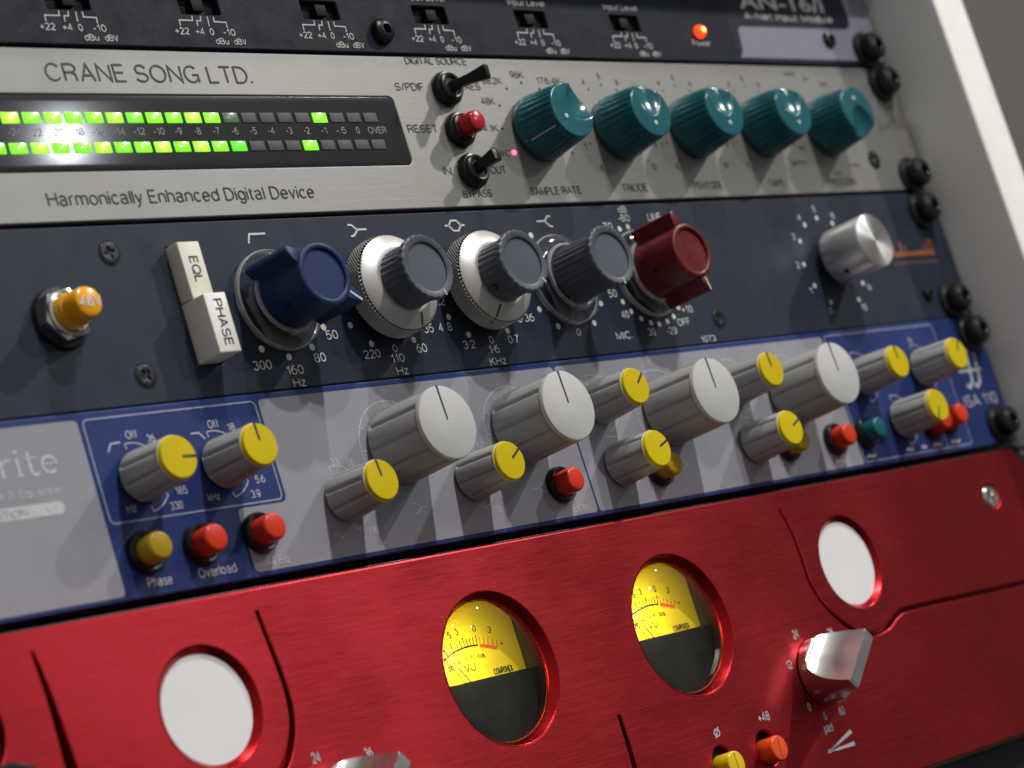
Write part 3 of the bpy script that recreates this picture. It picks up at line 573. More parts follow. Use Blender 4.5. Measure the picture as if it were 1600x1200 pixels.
pw.line([(5.6, -4.6), (7.2, -4.6)], 0.5); pw.line([(11.7, -4.6), (13.2, -4.6)], 0.5); pw.line([(7.1, -4.6), (8.4, -3.2), (10.5, -3.2), (11.7, -4.6), (10.4, -6.1), (8.4, -6.1)], 0.45, closed=True)
for i, (an) in enumerate((239.5, 208.5, 180, 149, 120.5, 90, 60, 30.5, 0, -30.5, -59.5)):
    c, s_ = math.cos(math.radians(an)), math.sin(math.radians(an))
    pw.dot(172.35+14.8*c, -22.5+14.8*s_, 0.8); pw.text(str(i), 172.35+17.9*c, -22.5+17.9*s_, 2.1, 2.6 if i == 10 else 1.6)
lettering(uc, pw, 'ink_white')
po = Print()
po.poly([(206, -22.2), (231.2, -22.2), (231.4, -20.6), (228, -20.9), (224, -20.4), (219, -20.9), (214, -20.5), (206, -21)], 0.1)
for x, a_, b_, w in ((208, -21, -17.8, 1.2), (212.5, -21, -17.4, 1.1), (214.8, -21, -18.6, 0.8), (226.5, -21, -18.4, 0.9), (228.6, -21, -17.3, 1.0), (230.6, -21, -17.0, 0.8)): po.line([(x, a_), (x+0.3, b_)], w, 0.14)
po.line([(228.4, -17.4), (230.9, -17.1)], 0.7, 0.17)
for i in range(15): po.line([(206+1.75*i, -24.7), (207.1+1.75*i, -24.5)], 0.55, 0.1)
lettering(uc, po, 'ink_orange', 'maker_mark')
for x, y, r in ((-107.4, -7.4, 15), (-107.2, -37.4, 40), (107.6, -36.9, 65)): panel_screw(uc, x, y, r)
put('socket_screw', BS, uc, 218.4, -35.5, 0).scale = (0.62, 0.6, 0.62)
rack_screw(uc, 231.3, -6.9); rack_screw(uc, 230.8, -38.5)
# 48 V lamp button
lb = put('phantom_button', finish(lathe([(7.4, 0), (7.5, 0.4), (7.1, 1.4), (4.5, 1.6)], 40), 'phantom_button', 'black'), uc, -126.6, -22.4, 0, label='amber phantom power button in a hexagonal nickel nut')
put('hex_nut', finish(prism([(6.6*math.cos(math.radians(60*i+12)), 6.6*math.sin(math.radians(60*i+12))) for i in range(6)], 1.5, 3.6, 0.5), 'hex_nut', 'chrome'), lb)
put('ring', finish(lathe([(5.6, 3.4), (5.5, 4.2), (4.9, 4.5), (4.3, 4.3), (4.2, 3.2)], 40), 'ring', 'chrome'), lb)
put('cap', finish(lathe([(4.2, 3.0), (4.2, 6.2), (3.9, 6.6), (3.8, 10.6), (3.4, 11.4), (2.8, 11.7), (0, 11.75)], 40), 'cap', 'amber'), lb)
p48 = Print(); p48.text('48V', 0.1, 0, 2.6, 6.0, z=11.86, fat=0.015); put('lettering', p48.mesh('lettering', 'ink_white'), lb)
# ivory push buttons
def push(name, ya, yb, zf, mat, txt, w, lab):
    yc = (ya+yb)/2
    b = put(name, finish(box_bm(-3.35, ya-yc, -1.5, 3.35, yb-yc, zf, 0.28, 3), name, mat), uc, -87.0, yc, 0, label=lab)
    p_ = Print(); p_.text(txt, 0.2, 0, 2.7, w, rot=-90, z=zf+0.06, fat=0.012); put('lettering', p_.mesh('lettering', 'ink_black'), b)
push('push_button', -20.9, -7.0, 4.2, 'ivory', 'EQL', 6.6, 'ivory equaliser button, pushed in')
push('push_button', -35.9, -21.2, 7.9, 'ivory_white', 'PHASE', 11.6, 'ivory phase button, standing proud')
# pointer knobs
SKIRT = finish(lathe([(7.0, 0.4), (12.7, 0.4), (12.9, 0.8), (12.9, 1.6), (12.5, 2.2), (10.2, 2.5), (9.6, 3.0), (9.5, 4.2), (9.1, 4.7), (8.6, 4.7), (8.4, 3.0)], 64), 'skirt', 'clear')
SKRIM = lathe([(12.55, 0.5), (12.95, 0.7), (12.95, 1.7), (12.6, 2.1)], 64); lathe([(9.5, 3.9), (9.3, 4.6), (8.9, 4.75), (8.5, 4.6)], 64, None, SKRIM); SKRIM = finish(SKRIM, 'skirt_edge_glint', 'edge_glint')  # added rings that paint the bright lit edges of the clear skirt
def wing_knob(mat):
    bm = lathe([(8.2, 2.4), (8.35, 3.0), (8.15, 18.3), (7.9, 19.0), (7.4, 19.25), (6.7, 19.2), (6.45, 19.0), (6.4, 18.5), (0, 18.5)], 56)
    for s in (1, -1):
        P = [(6.6*s, 2.1*s), (6.6*s, -2.1*s), (9.2*s, -1.5*s), (12.0*s, -1.0*s), (12.35*s, -0.6*s), (12.35*s, 0.6*s), (12.0*s, 1.0*s), (9.2*s, 1.5*s)]
        prism(P, 3.6, 18.7, 0.35, bm)
    return finish(bm, 'knob', mat)
wl = bmesh.new(); q = [wl.verts.new(p) for p in ((8.0, -0.24, 18.78), (12.1, -0.24, 18.78), (12.1, 0.24, 18.78), (8.0, 0.24, 18.78))]; wl.faces.new(q)
q = [wl.verts.new(p) for p in ((12.41, -0.24, 18.3), (12.41, -0.24, 6), (12.41, 0.24, 6), (12.41, 0.24, 18.3))]; wl.faces.new(q)
WL = finish(wl, 'pointer_line', 'ink_white', False)
HOLE = finish(lathe([(0.95, 0.12), (0, 0.1)], 16), 'grub_screw', 'black_matt')
def grub(k, r, ang, z, rad=1.0):
    o = put('grub_screw', HOLE, k); a = math.radians(ang); o.location = W(r*math.cos(a), r*math.sin(a), z)
    d = wv(Vector((math.cos(a), math.sin(a), 0))); o.rotation_mode = 'QUATERNION'; o.rotation_quaternion = Vector((0, -1, 0)).rotation_difference(d); o.scale = (rad,)*3
k = put('knob', wing_knob('navy_knob'), uc, -61.2, CY, 0, -36, label='royal blue two-winged pointer knob'); put('skirt', SKIRT, k); put('skirt_edge_glint', SKRIM, k); put('pointer_line', WL, k); grub(k, 8.26, 250, 11)
k = put('knob', wing_knob('maroon'), uc, 80.0, CY, 0, -75, label='maroon two-winged pointer knob'); put('skirt', SKIRT, k); put('skirt_edge_glint', SKRIM, k); put('pointer_line', WL, k); grub(k, 8.26, 272, 11)
def flute(nf, d, z0, z1):
    def f(t, z, r): return -d*(abs(math.cos(nf*t/2))**3) if z0 < z < z1 else 0
    return f
def grey_knob(z0):
    bm = lathe([(7.9, z0), (8.0, z0+0.4), (7.7, 17.4), (7.7, 17.6)], 120, flute(28, 0.30, z0-1, 17.9))
    def sc(t, z, r): return 0.13*math.cos(24*t) if r > 8 else 0
    lathe([(7.6, 17.5), (8.45, 17.8), (8.6, 18.4), (8.5, 19.2), (8.1, 19.5), (6.75, 19.5), (6.45, 19.3), (6.4, 18.9)], 120, sc, bm)
    return finish(bm, 'knob', 'slate')
GKD = finish(lathe([(6.42, 18.9), (0, 18.95)], 48), 'cap_disc', 'slate_disc')
gl = bmesh.new()
q = [gl.verts.new(p) for p in ((8.05, -0.18, 9.2), (8.05, 0.18, 9.2), (7.95, 0.18, 17.6), (7.95, -0.18, 17.6))]; gl.faces.new(q)
q = [gl.verts.new(p) for p in ((6.8, -0.24, 19.58), (8.5, -0.24, 19.58), (8.5, 0.24, 19.58), (6.8, 0.24, 19.58))]; gl.faces.new(q)
q = [gl.verts.new(p) for p in ((8.7, -0.24, 19.0), (8.75, -0.24, 18.0), (8.75, 0.24, 18.0), (8.7, 0.24, 19.0))]; gl.faces.new(q)
GKL = finish(gl, 'pointer_line', 'ink_soft', False)
# knurled ring: diamond pyramids
def knurl_ring():
    n, rows = 76, 6; bm = bmesh.new(); z0, z1 = 3.4, 8.3; V = []
    for j in range(rows*2+1):
        z = z0+(z1-z0)*j/(rows*2)
        V.append([bm.verts.new(((12.75+(0.42 if (i+j) % 2 == 0 else -0.10))*math.cos(PI*i/n), (12.75+(0.42 if (i+j) % 2 == 0 else -0.10))*math.sin(PI*i/n), z)) for i in range(2*n)])
    for j in range(rows*2):
        for i in range(2*n):
            bm.faces.new((V[j][i], V[j][(i+1) % (2*n)], V[j+1][(i+1) % (2*n)], V[j+1][i]))
    bmesh.ops.triangulate(bm, faces=bm.faces); bmesh.ops.recalc_face_normals(bm, faces=bm.faces)
    return finish(bm, 'knurled_ring', 'knurl', False)
KR = knurl_ring()
def zig(t, z, r): return 0.16*math.cos(84*t) if r > 12.4 else 0
KC = finish(lathe([(12.55, 8.3), (12.6, 8.5), (12.3, 8.8), (9.1, 10.5), (8.7, 10.6), (7.5, 10.4)], 168, zig), 'bevel', 'satin', angle=50)
kl = bmesh.new(); q = [kl.verts.new(p) for p in ((9.2, -0.28, 10.53), (9.2, 0.28, 10.53), (12.3, 0.28, 8.88), (12.3, -0.28, 8.88))]; kl.faces.new(q)
q = [kl.verts.new(p) for p in ((12.75, -0.28, 8.7), (12.75, 0.28, 8.7), (13.25, 0.28, 6.4), (13.25, -0.28, 6.4))]; kl.faces.new(q)
KL = finish(kl, 'index_line', 'ink_black', False)
SK2 = finish(lathe([(8.0, 0), (9.6, 0), (9.6, 3.2), (12.2, 3.4), (12.6, 3.5)], 48), 'collar', 'black_matt')
G1, G3 = grey_knob(10.2), grey_knob(4.6)
for x, rot, ring, gr in ((-26.4, -66, -75, None), (9.2, -48, -113, 215)):
    r_o = put('knurled_ring', KR, uc, x, CY, 0, ring); put('bevel', KC, r_o); put('index_line', KL, r_o); put('collar', SK2, r_o)
    k = put('knob', G1, uc, x, CY, 0, rot, label='slate grey fluted knob above a knurled aluminium ring'); put('cap_disc', GKD, k); put('pointer_line', GKL, k)
    if gr: grub(k, 7.75, gr-rot, 13, 0.95)
k = put('knob', G3, uc, 44.8, CY, 0, -80, label='slate grey fluted knob on a clear skirt'); put('cap_disc', GKD, k); put('pointer_line', GKL, k); put('skirt', SKIRT, k); put('skirt_edge_glint', SKRIM, k)
k = put('knob', finish(lathe([(4, 0), (4, 2.5), (8.2, 2.5), (8.75, 2.8), (8.8, 3.3), (8.8, 17.0), (8.5, 17.5)], 72), 'knob', 'satin_side'), uc, 172.4, CY, 0, label='plain turned aluminium knob')
put('turned_face', finish(lathe([(8.5, 17.5), (8.3, 17.56), (4, 17.60), (0, 17.62)], 96), 'turned_face', 'spun'), k); grub(k, 8.82, 225, 8.5, 1.0)

# ================================================================== UNIT D: blue and grey equaliser
ud = thing('rack_unit', 'blue rack unit with grey printed fields and rows of yellow capped knobs', 'audio unit', 0, -2*U, 0)
y0, y1 = -2*U+0.9, -U+0.1
plate(ud, [ears(y0, y1)], 0.3, 3, 'blue', 0.55, res=3)
_n = M['blue'].node_tree; _p = [q for q in _n.nodes if q.type == 'BSDF_PRINCIPLED'][0]; _src = _p.inputs['Base Color'].links[0].from_socket
_tc = _n.nodes.new('ShaderNodeTexCoord'); _sp = _n.nodes.new('ShaderNodeSeparateXYZ'); _n.links.new(_tc.outputs['Object'], _sp.inputs[0])
_ed = mrange(_n, _sp.outputs['Z'], 0, 1, 0.0435, 0.0443); _wn = mrange(_n, noise(_n, 1, 3, (900, 900, 900)).outputs['Fac'], 0, 1, 0.50, 0.66)
_ml = _n.nodes.new('ShaderNodeMath'); _ml.operation = 'MULTIPLY'; _n.links.new(_ed.outputs[0], _ml.inputs[0]); _n.links.new(_wn.outputs[0], _ml.inputs[1])
_mx = _n.nodes.new('ShaderNodeMix'); _mx.data_type = 'RGBA'; _n.links.new(_ml.outputs[0], _mx.inputs['Factor']); _n.links.new(_src, _mx.inputs['A']); _mx.inputs['B'].default_value = (0.42, 0.45, 0.62, 1); _n.links.new(_mx.outputs['Result'], _p.inputs['Base Color'])
chassis(ud, -2*U, -U)
Z0 = 0.36
pg = Print(); pl_ = Print(); ps = Print(); pb = Print(); pi_ = Print()
pg.poly(rrect(-205, -86.8, -130.2, -46.1, 1.3), Z0)
pg.poly([(-92.2, -85.4), (-92.2, -72.6), (-91.9, -71.7), (-91.0, -71.3), (-78.2, -71.3), (-77.0, -70.9), (-76.5, -69.8), (-76.5, -47.2), (-76.2, -46.3), (-75.3, -46.0), (28.4, -46.0), (29.1, -46.4), (29.3, -47.2), (29.5, -85.6), (29.2, -86.4), (28.4, -86.7), (-90.9, -86.7), (-91.9, -86.3)], Z0)
pg.poly([(30.2, -85.6), (30.0, -47.2), (30.2, -46.4), (30.9, -46.0), (152.4, -46.0), (153.0, -46.4), (153.2, -47.2), (153.6, -86.3), (153.0, -86.7), (31.0, -86.7), (30.4, -86.4)], Z0)
lettering(ud, pg, 'grey_print', 'grey_field')
pl_.line(rrect(-128.8, -70.5, -77.7, -46.3, 1.4), 0.36, Z0+0.05, True)
pl_.line(rrect(154.5, -86.3, 214.3, -45.9, 1.2), 0.36, Z0+0.05, True); pl_.line([(200.5, -64), (200.5, -86.2)], 0.3, Z0+0.05)
# maker's word in serif strokes, strap line and pill
zt = Z0+0.06
def serif(x, y0_, y1_, w, foot=True, head=True):
    ps.poly([(x-w/2, y0_), (x+w/2, y0_), (x+w/2, y1_), (x-w/2, y1_)], zt)
    if foot: ps.poly([(x-w*1.25, y0_), (x+w*1.25, y0_), (x+w*1.25, y0_+0.25), (x-w*1.25, y0_+0.25)], zt+0.02)
    if head: ps.poly([(x-w*1.3, y1_-0.55), (x, y1_-0.4), (x+w/2, y1_), (x-w*0.2, y1_)], zt+0.02)
serif(-153.2, -57.3, -53.2, 0.75); ps.line([(-152.8, -54.4), (-152.0, -53.5), (-151.2, -53.3), (-150.6, -53.6)], 0.5, zt+0.04)
serif(-148.8, -57.3, -53.2, 0.75); ps.dot(-148.8, -51.7, 0.5, zt)
ps.line([(-145.7, -51.9), (-145.7, -56.3), (-145.2, -57.1), (-144.4, -57.2), (-143.7, -56.8)], 0.75, zt); ps.poly([(-147, -53.5), (-143.8, -53.5), (-143.8, -53.15), (-147, -53.15)], zt+0.03)
ps.line([(-142.3, -55.1), (-138.9, -55.1)], 0.35, zt+0.05); ps.arc(-140.6, -55.25, 1.85, 0, 318, 0.62, zt)
ps.text('re & Equaliser', -157.0, -61.1, 1.9, 18.2, 'L', z=zt)
ps.poly(stadium(-153.9, -65.1, 28.4, 2.9), zt); pi_.text('ITION', -153.2, -65.1, 1.6, 7.2, z=zt+0.05)
for t, x, y, h, w in (('Off', -116.4, -50.8, 2.0, 3.3), ('36', -111.2, -52.2, 1.8, 2.3), ('185', -106.8, -65.1, 1.9, 3.4), ('330', -109.4, -68.4, 1.9, 3.6), ('Hz', -122.1, -67.6, 1.8, 2.6), ('Off', -92.1, -50.6, 2.0, 3.3), ('18', -87.0, -51.8, 1.8, 2.2), ('5.6', -82.9, -65.1, 1.9, 3.0), ('3.9', -85.5, -68.4, 1.9, 2.9), ('kHz', -98.0, -67.7, 1.8, 3.6),
                      ('Phase', -120.0, -84.7, 2.3, 7.0), ('Overload', -103.2, -84.6, 2.3, 11.3), ('All Eq', -84.9, -84.6, 2.1, 7.2), ('Eq In', 22.8, -84.7, 2.1, 5.4), ('18', -7.9, -81.5, 1.8, 2.4), ('330', -52.5, -81.5, 1.8, 3.4), ('Hz', -63.7, -81.3, 1.8, 2.6), ('33', -58.1, -63.5, 1.8, 2.5), ('56', -53.3, -64.2, 1.8, 2.4), ('0', -35.2, -47.7, 1.6, 1.1), ('0', 9.4, -47.8, 1.6, 1.1), ('3.3', -13.2, -63.3, 1.8, 2.8), ('4.7', -7.2, -64.4, 1.8, 2.6), ('12', -4.8, -78.2, 1.7, 2.2),
                      ('0', 69.6, -47.9, 1.6, 1.1), ('0', 128, -47.9, 1.6, 1.1), ('R', 199.5, -50.4, 2.0, 1.8), ('ISA 110', 227.6, -72.6, 3.9, 19.5)):
    ps.text(t, x, y, h, w, z=zt)
ps.line([(-124.0, -54.2), (-122.8, -52.4), (-120.0, -52.3)], 0.36, zt); ps.line([(-99.5, -52.3), (-97.0, -52.3), (-95.6, -53.9)], 0.36, zt)
# maker's emblem, two hooked strokes with a bar
for dx in (0, 4.6): ps.line([(230.0+dx, -55.3), (228.4+dx, -56.4), (227.6+dx-1, -66.4), (225.2+dx-1, -68.2), (223.6+dx-1, -67.3)], 1.15, zt)
ps.line([(220.6, -62.6), (234.2, -62.6)], 0.8, zt+0.04)
for cx, cy, r in ((-36.4, -61.9, 12.0), (8.4, -61.9, 12.0), (69.4, -62.0, 12.0), (127.6, -62.0, 12.0)):
    ps.arc(cx, cy, r, 30, 240, 0.26, zt, 40)
    for an in range(90, 241, 30): ps.line([(cx+(r-1.9)*math.cos(math.radians(an)), cy+(r-1.9)*math.sin(math.radians(an))), (cx+r*math.cos(math.radians(an)), cy+r*math.sin(math.radians(an)))], 0.26, zt+0.03)
SM = [(-117.6, -60.9, -3, 15), (-93.3, -60.4, 93, 15), (-59.2, -72.7, 96, 15), (-14.2, -72.7, 34, 15), (42.4, -57.7, 42, 15), (43.0, -75.3, 22, 15), (103.2, -57.7, 92, 15), (103.2, -75.3, 26, 15), (166.4, -60.2, 91, 15), (199.5, -60.0, 62, 15), (179.4, -75.3, -118, 15)]
for cx, cy, rot, h in SM:
    ps.arc(cx, cy, 8.2, 45, 100, 0.24, zt, 14)
    for an in (100, 45, -35, -80): ps.line([(cx+6.9*math.cos(math.radians(an)), cy+6.9*math.sin(math.radians(an))), (cx+8.2*math.cos(math.radians(an)), cy+8.2*math.sin(math.radians(an)))], 0.24, zt+0.03)
    ps.arc(cx, cy, 8.2, -80, -35, 0.24, zt, 10)
def dsym(x, y, k):
    if k == 0: ps.line([(x-2.2, y-1.2), (x-0.8, y-1.1), (x+0.4, y), (x+2.6, y)], 0.24, zt); ps.line([(x-2.2, y+1.2), (x-0.8, y+1.1), (x+0.4, y)], 0.24, zt+0.02)
    if k == 1: ps.line([(x+2.2, y-1.2), (x+0.8, y-1.1), (x-0.4, y), (x-2.6, y)], 0.24, zt); ps.line([(x+2.2, y+1.2), (x+0.8, y+1.1), (x-0.4, y)], 0.24, zt+0.02)
    if k == 2: ps.line(circle(1.2, 12, x, y), 0.24, zt, True); ps.line([(x-2.6, y), (x-1.2, y)], 0.24, zt); ps.line([(x+1.2, y), (x+2.6, y)], 0.24, zt)
dsym(-34.8, -77.9, 0); dsym(9.8, -78, 1); dsym(70, -78, 2); dsym(128.5, -78, 2)
for x in (58.5, 119): ps.text('Q', x, -84.8, 1.8, 1.6, z=zt)
for x, w in ((142.5, 5.5), (158.5, 5), (179.5, 4), (187.5, 2.5), (195, 4.5), (205.5, 5)): ps.line([(x-w/2, -84.9), (x-w/6, -84.4), (x+w/6, -85.0), (x+w/2, -84.5)], 0.7, zt)
lettering(ud, pl_, 'ink_pale', 'outline'); lettering(ud, ps, 'ink_soft'); lettering(ud, pi_, 'ink_grey', 'pill_lettering')
def grooves(nf, d, z0, z1):
    def f(t, z, r):
        if not (z0 < z < z1): return 0
        a = (t*nf/(2*PI)) % 1.0
        return -d*max(0.0, 1-abs(a-0.5)/0.14)
    return f
BIG = finish(lathe([(9.0, 0.9), (9.75, 1.1), (9.8, 1.6), (9.45, 17.6), (9.3, 17.9), (8.9, 17.9)], 144, grooves(10, 0.85, 1.2, 17.7)), 'knob', 'knob_grey')
BIGC = finish(lathe([(9.1, 17.9), (9.4, 18.2), (9.45, 18.9), (9.25, 19.4), (8.9, 19.55), (0, 19.6)], 72), 'cap', 'knob_cap')
SMK = finish(lathe([(5.6, 0.9), (6.0, 1.1), (6.05, 1.6), (5.3, 13.3), (5.1, 13.6), (4.8, 13.6)], 96, grooves(8, 0.7, 1.2, 13.4)), 'knob', 'knob_grey')
SMC = finish(lathe([(4.9, 13.6), (5.15, 13.8), (5.2, 14.2), (5.05, 14.3), (4.95, 14.9), (4.75, 15.1), (0, 15.15)], 64), 'cap', 'yellow')
SMR = finish(lathe([(5.0, 13.5), (5.3, 13.7), (5.3, 14.1), (5.1, 14.25)], 64), 'cap_rim', 'knob_cap')
def bar(x0, x1, w, z, name, mat='ink_black', dz=0.08, drop=None):
    bm = box_bm(x0, -w/2, z-0.2, x1, w/2, z+dz, 0)
    return finish(bm, name, mat, False)
BIGL = bar(0.6, 9.3, 0.55, 19.55, 'pointer_line'); SML = bar(0.9, 5.0, 0.62, 15.1, 'pointer_line')
BSH = finish(lathe([(6.5, 0), (6.5, 1.0), (0, 1.0)], 32), 'collar', 'black_matt'); SSH = finish(lathe([(4.3, 0), (4.3, 1.0), (0, 1.0)], 32), 'collar', 'black_matt')
for x, y in ((-36.6, -62.0), (8.3, -61.7), (69.4, -62.8), (127.7, -62.4)):
    k = put('large_knob', BIG, ud, x, y, 0.3, 92); put('cap', BIGC, k); put('pointer_line', BIGL, k); put('collar', BSH, k)
for x, y, rot, h in SM:
    k = put('small_knob', SMK, ud, x, y, 0.3, rot); put('cap', SMC, k); put('cap_rim', SMR, k); put('pointer_line', SML, k); put('collar', SSH, k)
BZ = finish(lathe([(3.0, -0.2), (4.9, 0), (5.0, 0.6), (4.8, 1.7), (4.4, 2.1), (3.8, 2.0), (3.6, 0.6), (0, 0.5)], 40), 'bezel', 'black')
def btn(mat): return finish(lathe([(3.3, 0.6), (3.35, 5.6), (3.2, 6.1), (2.9, 6.4), (2.5, 6.5), (0, 6.55)], 40), 'cap', mat)
BT = {k: btn(k) for k in ('amber_btn', 'red_btn', 'teal_btn', 'orange_btn')}
for x, y, mt, lab in ((-122.0, -77.9, 'amber_btn', 'mustard phase button'), (-106.0, -78.2, 'red_btn', 'red overload button'), (-88.1, -77.8, 'red_btn', 'red button on the grey field'), (17.6, -78.1, 'red_btn', 'red button beside the blue dividing line'), (58.8, -78.2, 'amber_btn', 'mustard button half hidden by a small knob'), (118.8, -77.4, 'amber_btn', 'mustard button half hidden by a small knob'), (142.3, -78.0, 'red_btn', 'red button at the grey field edge'), (158.8, -77.5, 'teal_btn', 'teal button'), (194.8, -78.0, 'red_btn', 'red button behind a small knob'), (204.4, -77.2, 'red_btn', 'rightmost red button')):
    b = put('push_button', BZ, ud, x, y, 0.3, label=lab); put('cap', BT[mt], b)
rack_screw(ud, 234.1, -50.2, 0.3); rack_screw(ud, 233.1, -81.5, 0.3)

# ================================================================== UNIT E: red anodised preamp, two rack units high
ue = thing('rack_unit', 'red anodised two-space rack unit with twin yellow level meters and silver knobs', 'audio unit', 0, -4*U, 0)
ZF = 6.0; y0, y1 = -4*U+0.8, -2*U-2.1
def taper(P, ws):
    P = [Vector(p) for p in P]; L = []; R = []
    for i, p in enumerate(P):
        t = (P[min(i+1, len(P)-1)]-P[max(i-1, 0)]).normalized(); nn = Vector((-t.y, t.x)); L.append(p+nn*ws[i]/2); R.append(p-nn*ws[i]/2)
    return [tuple(v) for v in L+R[::-1]]
def catmull(P, n=5):
    P = [Vector(p) for p in P]; out = []
    for i in range(len(P)-1):
        a, b, c, d = P[max(i-1, 0)], P[i], P[i+1], P[min(i+2, len(P)-1)]
        for k in range(n):
            t = k/n; out.append(0.5*((2*b)+(c-a)*t+(2*a-5*b+4*c-d)*t*t+(3*b-a-3*c+d)*t**3))
    out.append(P[-1]); return out
def groove(P, w0, w1, wend=None):
    Q = catmull(P); n = len(Q); ws = []
    for i in range(n):
        f = i/(n-1); w = w0+(w1-w0)*min(1, f*1.8)
        if wend is not None and f > 0.8: w = w1+(wend-w1)*(f-0.8)/0.2
        ws.append(w)
    return taper(Q, ws)
gR = groove([(98.2, -96.2), (100.4, -104), (101.0, -112), (101.0, -118.4), (104.2, -125.2), (110.4, -131.8), (117.0, -135.6), (123.6, -136.6), (130.5, -135.6), (136.4, -133.2), (144.6, -132.2), (180, -132.9), (229.5, -133.8)], 0.5, 1.3)
gL2 = groove([(-100.2, -96.4), (-99.3, -104), (-98.4, -112.5), (-98.7, -120.0), (-101.0, -126.2), (-105.4, -131.6), (-112, -135.6), (-119, -136.8), (-126, -135.4), (-131, -133.2), (-140, -132.2), (-153, -132.3)], 0.6, 1.9, 1.5)
gL1 = groove([(-162.2, -96.0), (-161.2, -104), (-160.7, -113.0), (-160.5, -121.0), (-160.6, -135), (-161.0, -150), (-162, -168)], 0.4, 2.9, 2.0)
gM = groove([(6.5, -140.0), (6.5, -148), (6.2, -156), (6.0, -166)], 1.2, 1.7)
holes = [circle(19.2, 72, -29.5, -121.4), circle(19.2, 72, 41.7, -121.4), circle(13.8, 64, -120.6, -115.1), circle(13.8, 64, 122.7, -115.05), circle(4.0, 32, 205.8, -104.9), stadium(59.6, -158.6, 8.6, 9.6), stadium(40.4, -159.2, 8.6, 9.6), circle(10.5, 48, -184.5, -109.5), gR, gL2, gL1, gM]
outer = rrect(-231, y0, 231, y1, 8.0, 10)
plate(ue, [outer]+holes, ZF, 6.5, 'red_alu', 0.45, res=3)
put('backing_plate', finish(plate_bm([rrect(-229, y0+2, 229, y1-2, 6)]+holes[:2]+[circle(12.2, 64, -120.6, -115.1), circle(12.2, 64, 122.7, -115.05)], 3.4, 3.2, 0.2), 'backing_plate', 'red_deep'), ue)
put('rack_ears', finish(plate_bm([ears(-4*U+0.5, -2*U-0.6)]+[circle(24, 72, -29.5, -121.4), circle(24, 72, 41.7, -121.4)], -0.6, 2.4, 0.3), 'rack_ears', 'black'), ue)
chassis(ue, -4*U, -2*U, -22)
DISC = finish(lathe([(12.5, 0), (12.5, 0.05), (0, 0.08)], 64), 'badge_disc', 'white_disc')
M['red_rim'] = plastic('red_polished_rim', (0.42, 0.014, 0.018), 0.24, metal=1.0, rvar=0.04, dust=0.0)
def rim(R, r, depth): return finish(lathe([(R+0.30, 0.03), (R+0.12, 0.05), (R-0.08, -0.10), (r+0.12, -depth+0.12), (r, -depth), (r-0.02, -depth-0.5)], 96), 'rim', 'red_rim', angle=60)
RIM = rim(13.8, 12.35, 1.4); RIMV = rim(19.2, 17.9, 2.3)
for x, y in ((-120.6, -115.1), (122.7, -115.05)):
    d = put('badge_disc', DISC, ue, x, y, 4.55); put('rim', RIM, d, 0, 0, 1.45)
put('bolt', finish(lathe([(3.7, -1.0), (3.7, 0.9), (3.2, 1.5), (2.1, 1.5), (1.9, 0.3), (0, 0.0)], 32), 'bolt', 'chrome'), ue, 205.8, -104.9, 4.6)
put('dark_hole', finish(lathe([(10.4, 0), (7, -2.0), (6.5, -1), (0, -3)], 40), 'dark_hole', 'black'), ue, -184.5, -109.5, 4)  # black dish closing a plain dark hole, its fitting unidentified
put('dark_knob', finish(lathe([(9, 0), (9, 5), (8, 6), (0, 6)], 48), 'dark_knob', 'black'), ue, -178.5, -126.3, ZF)
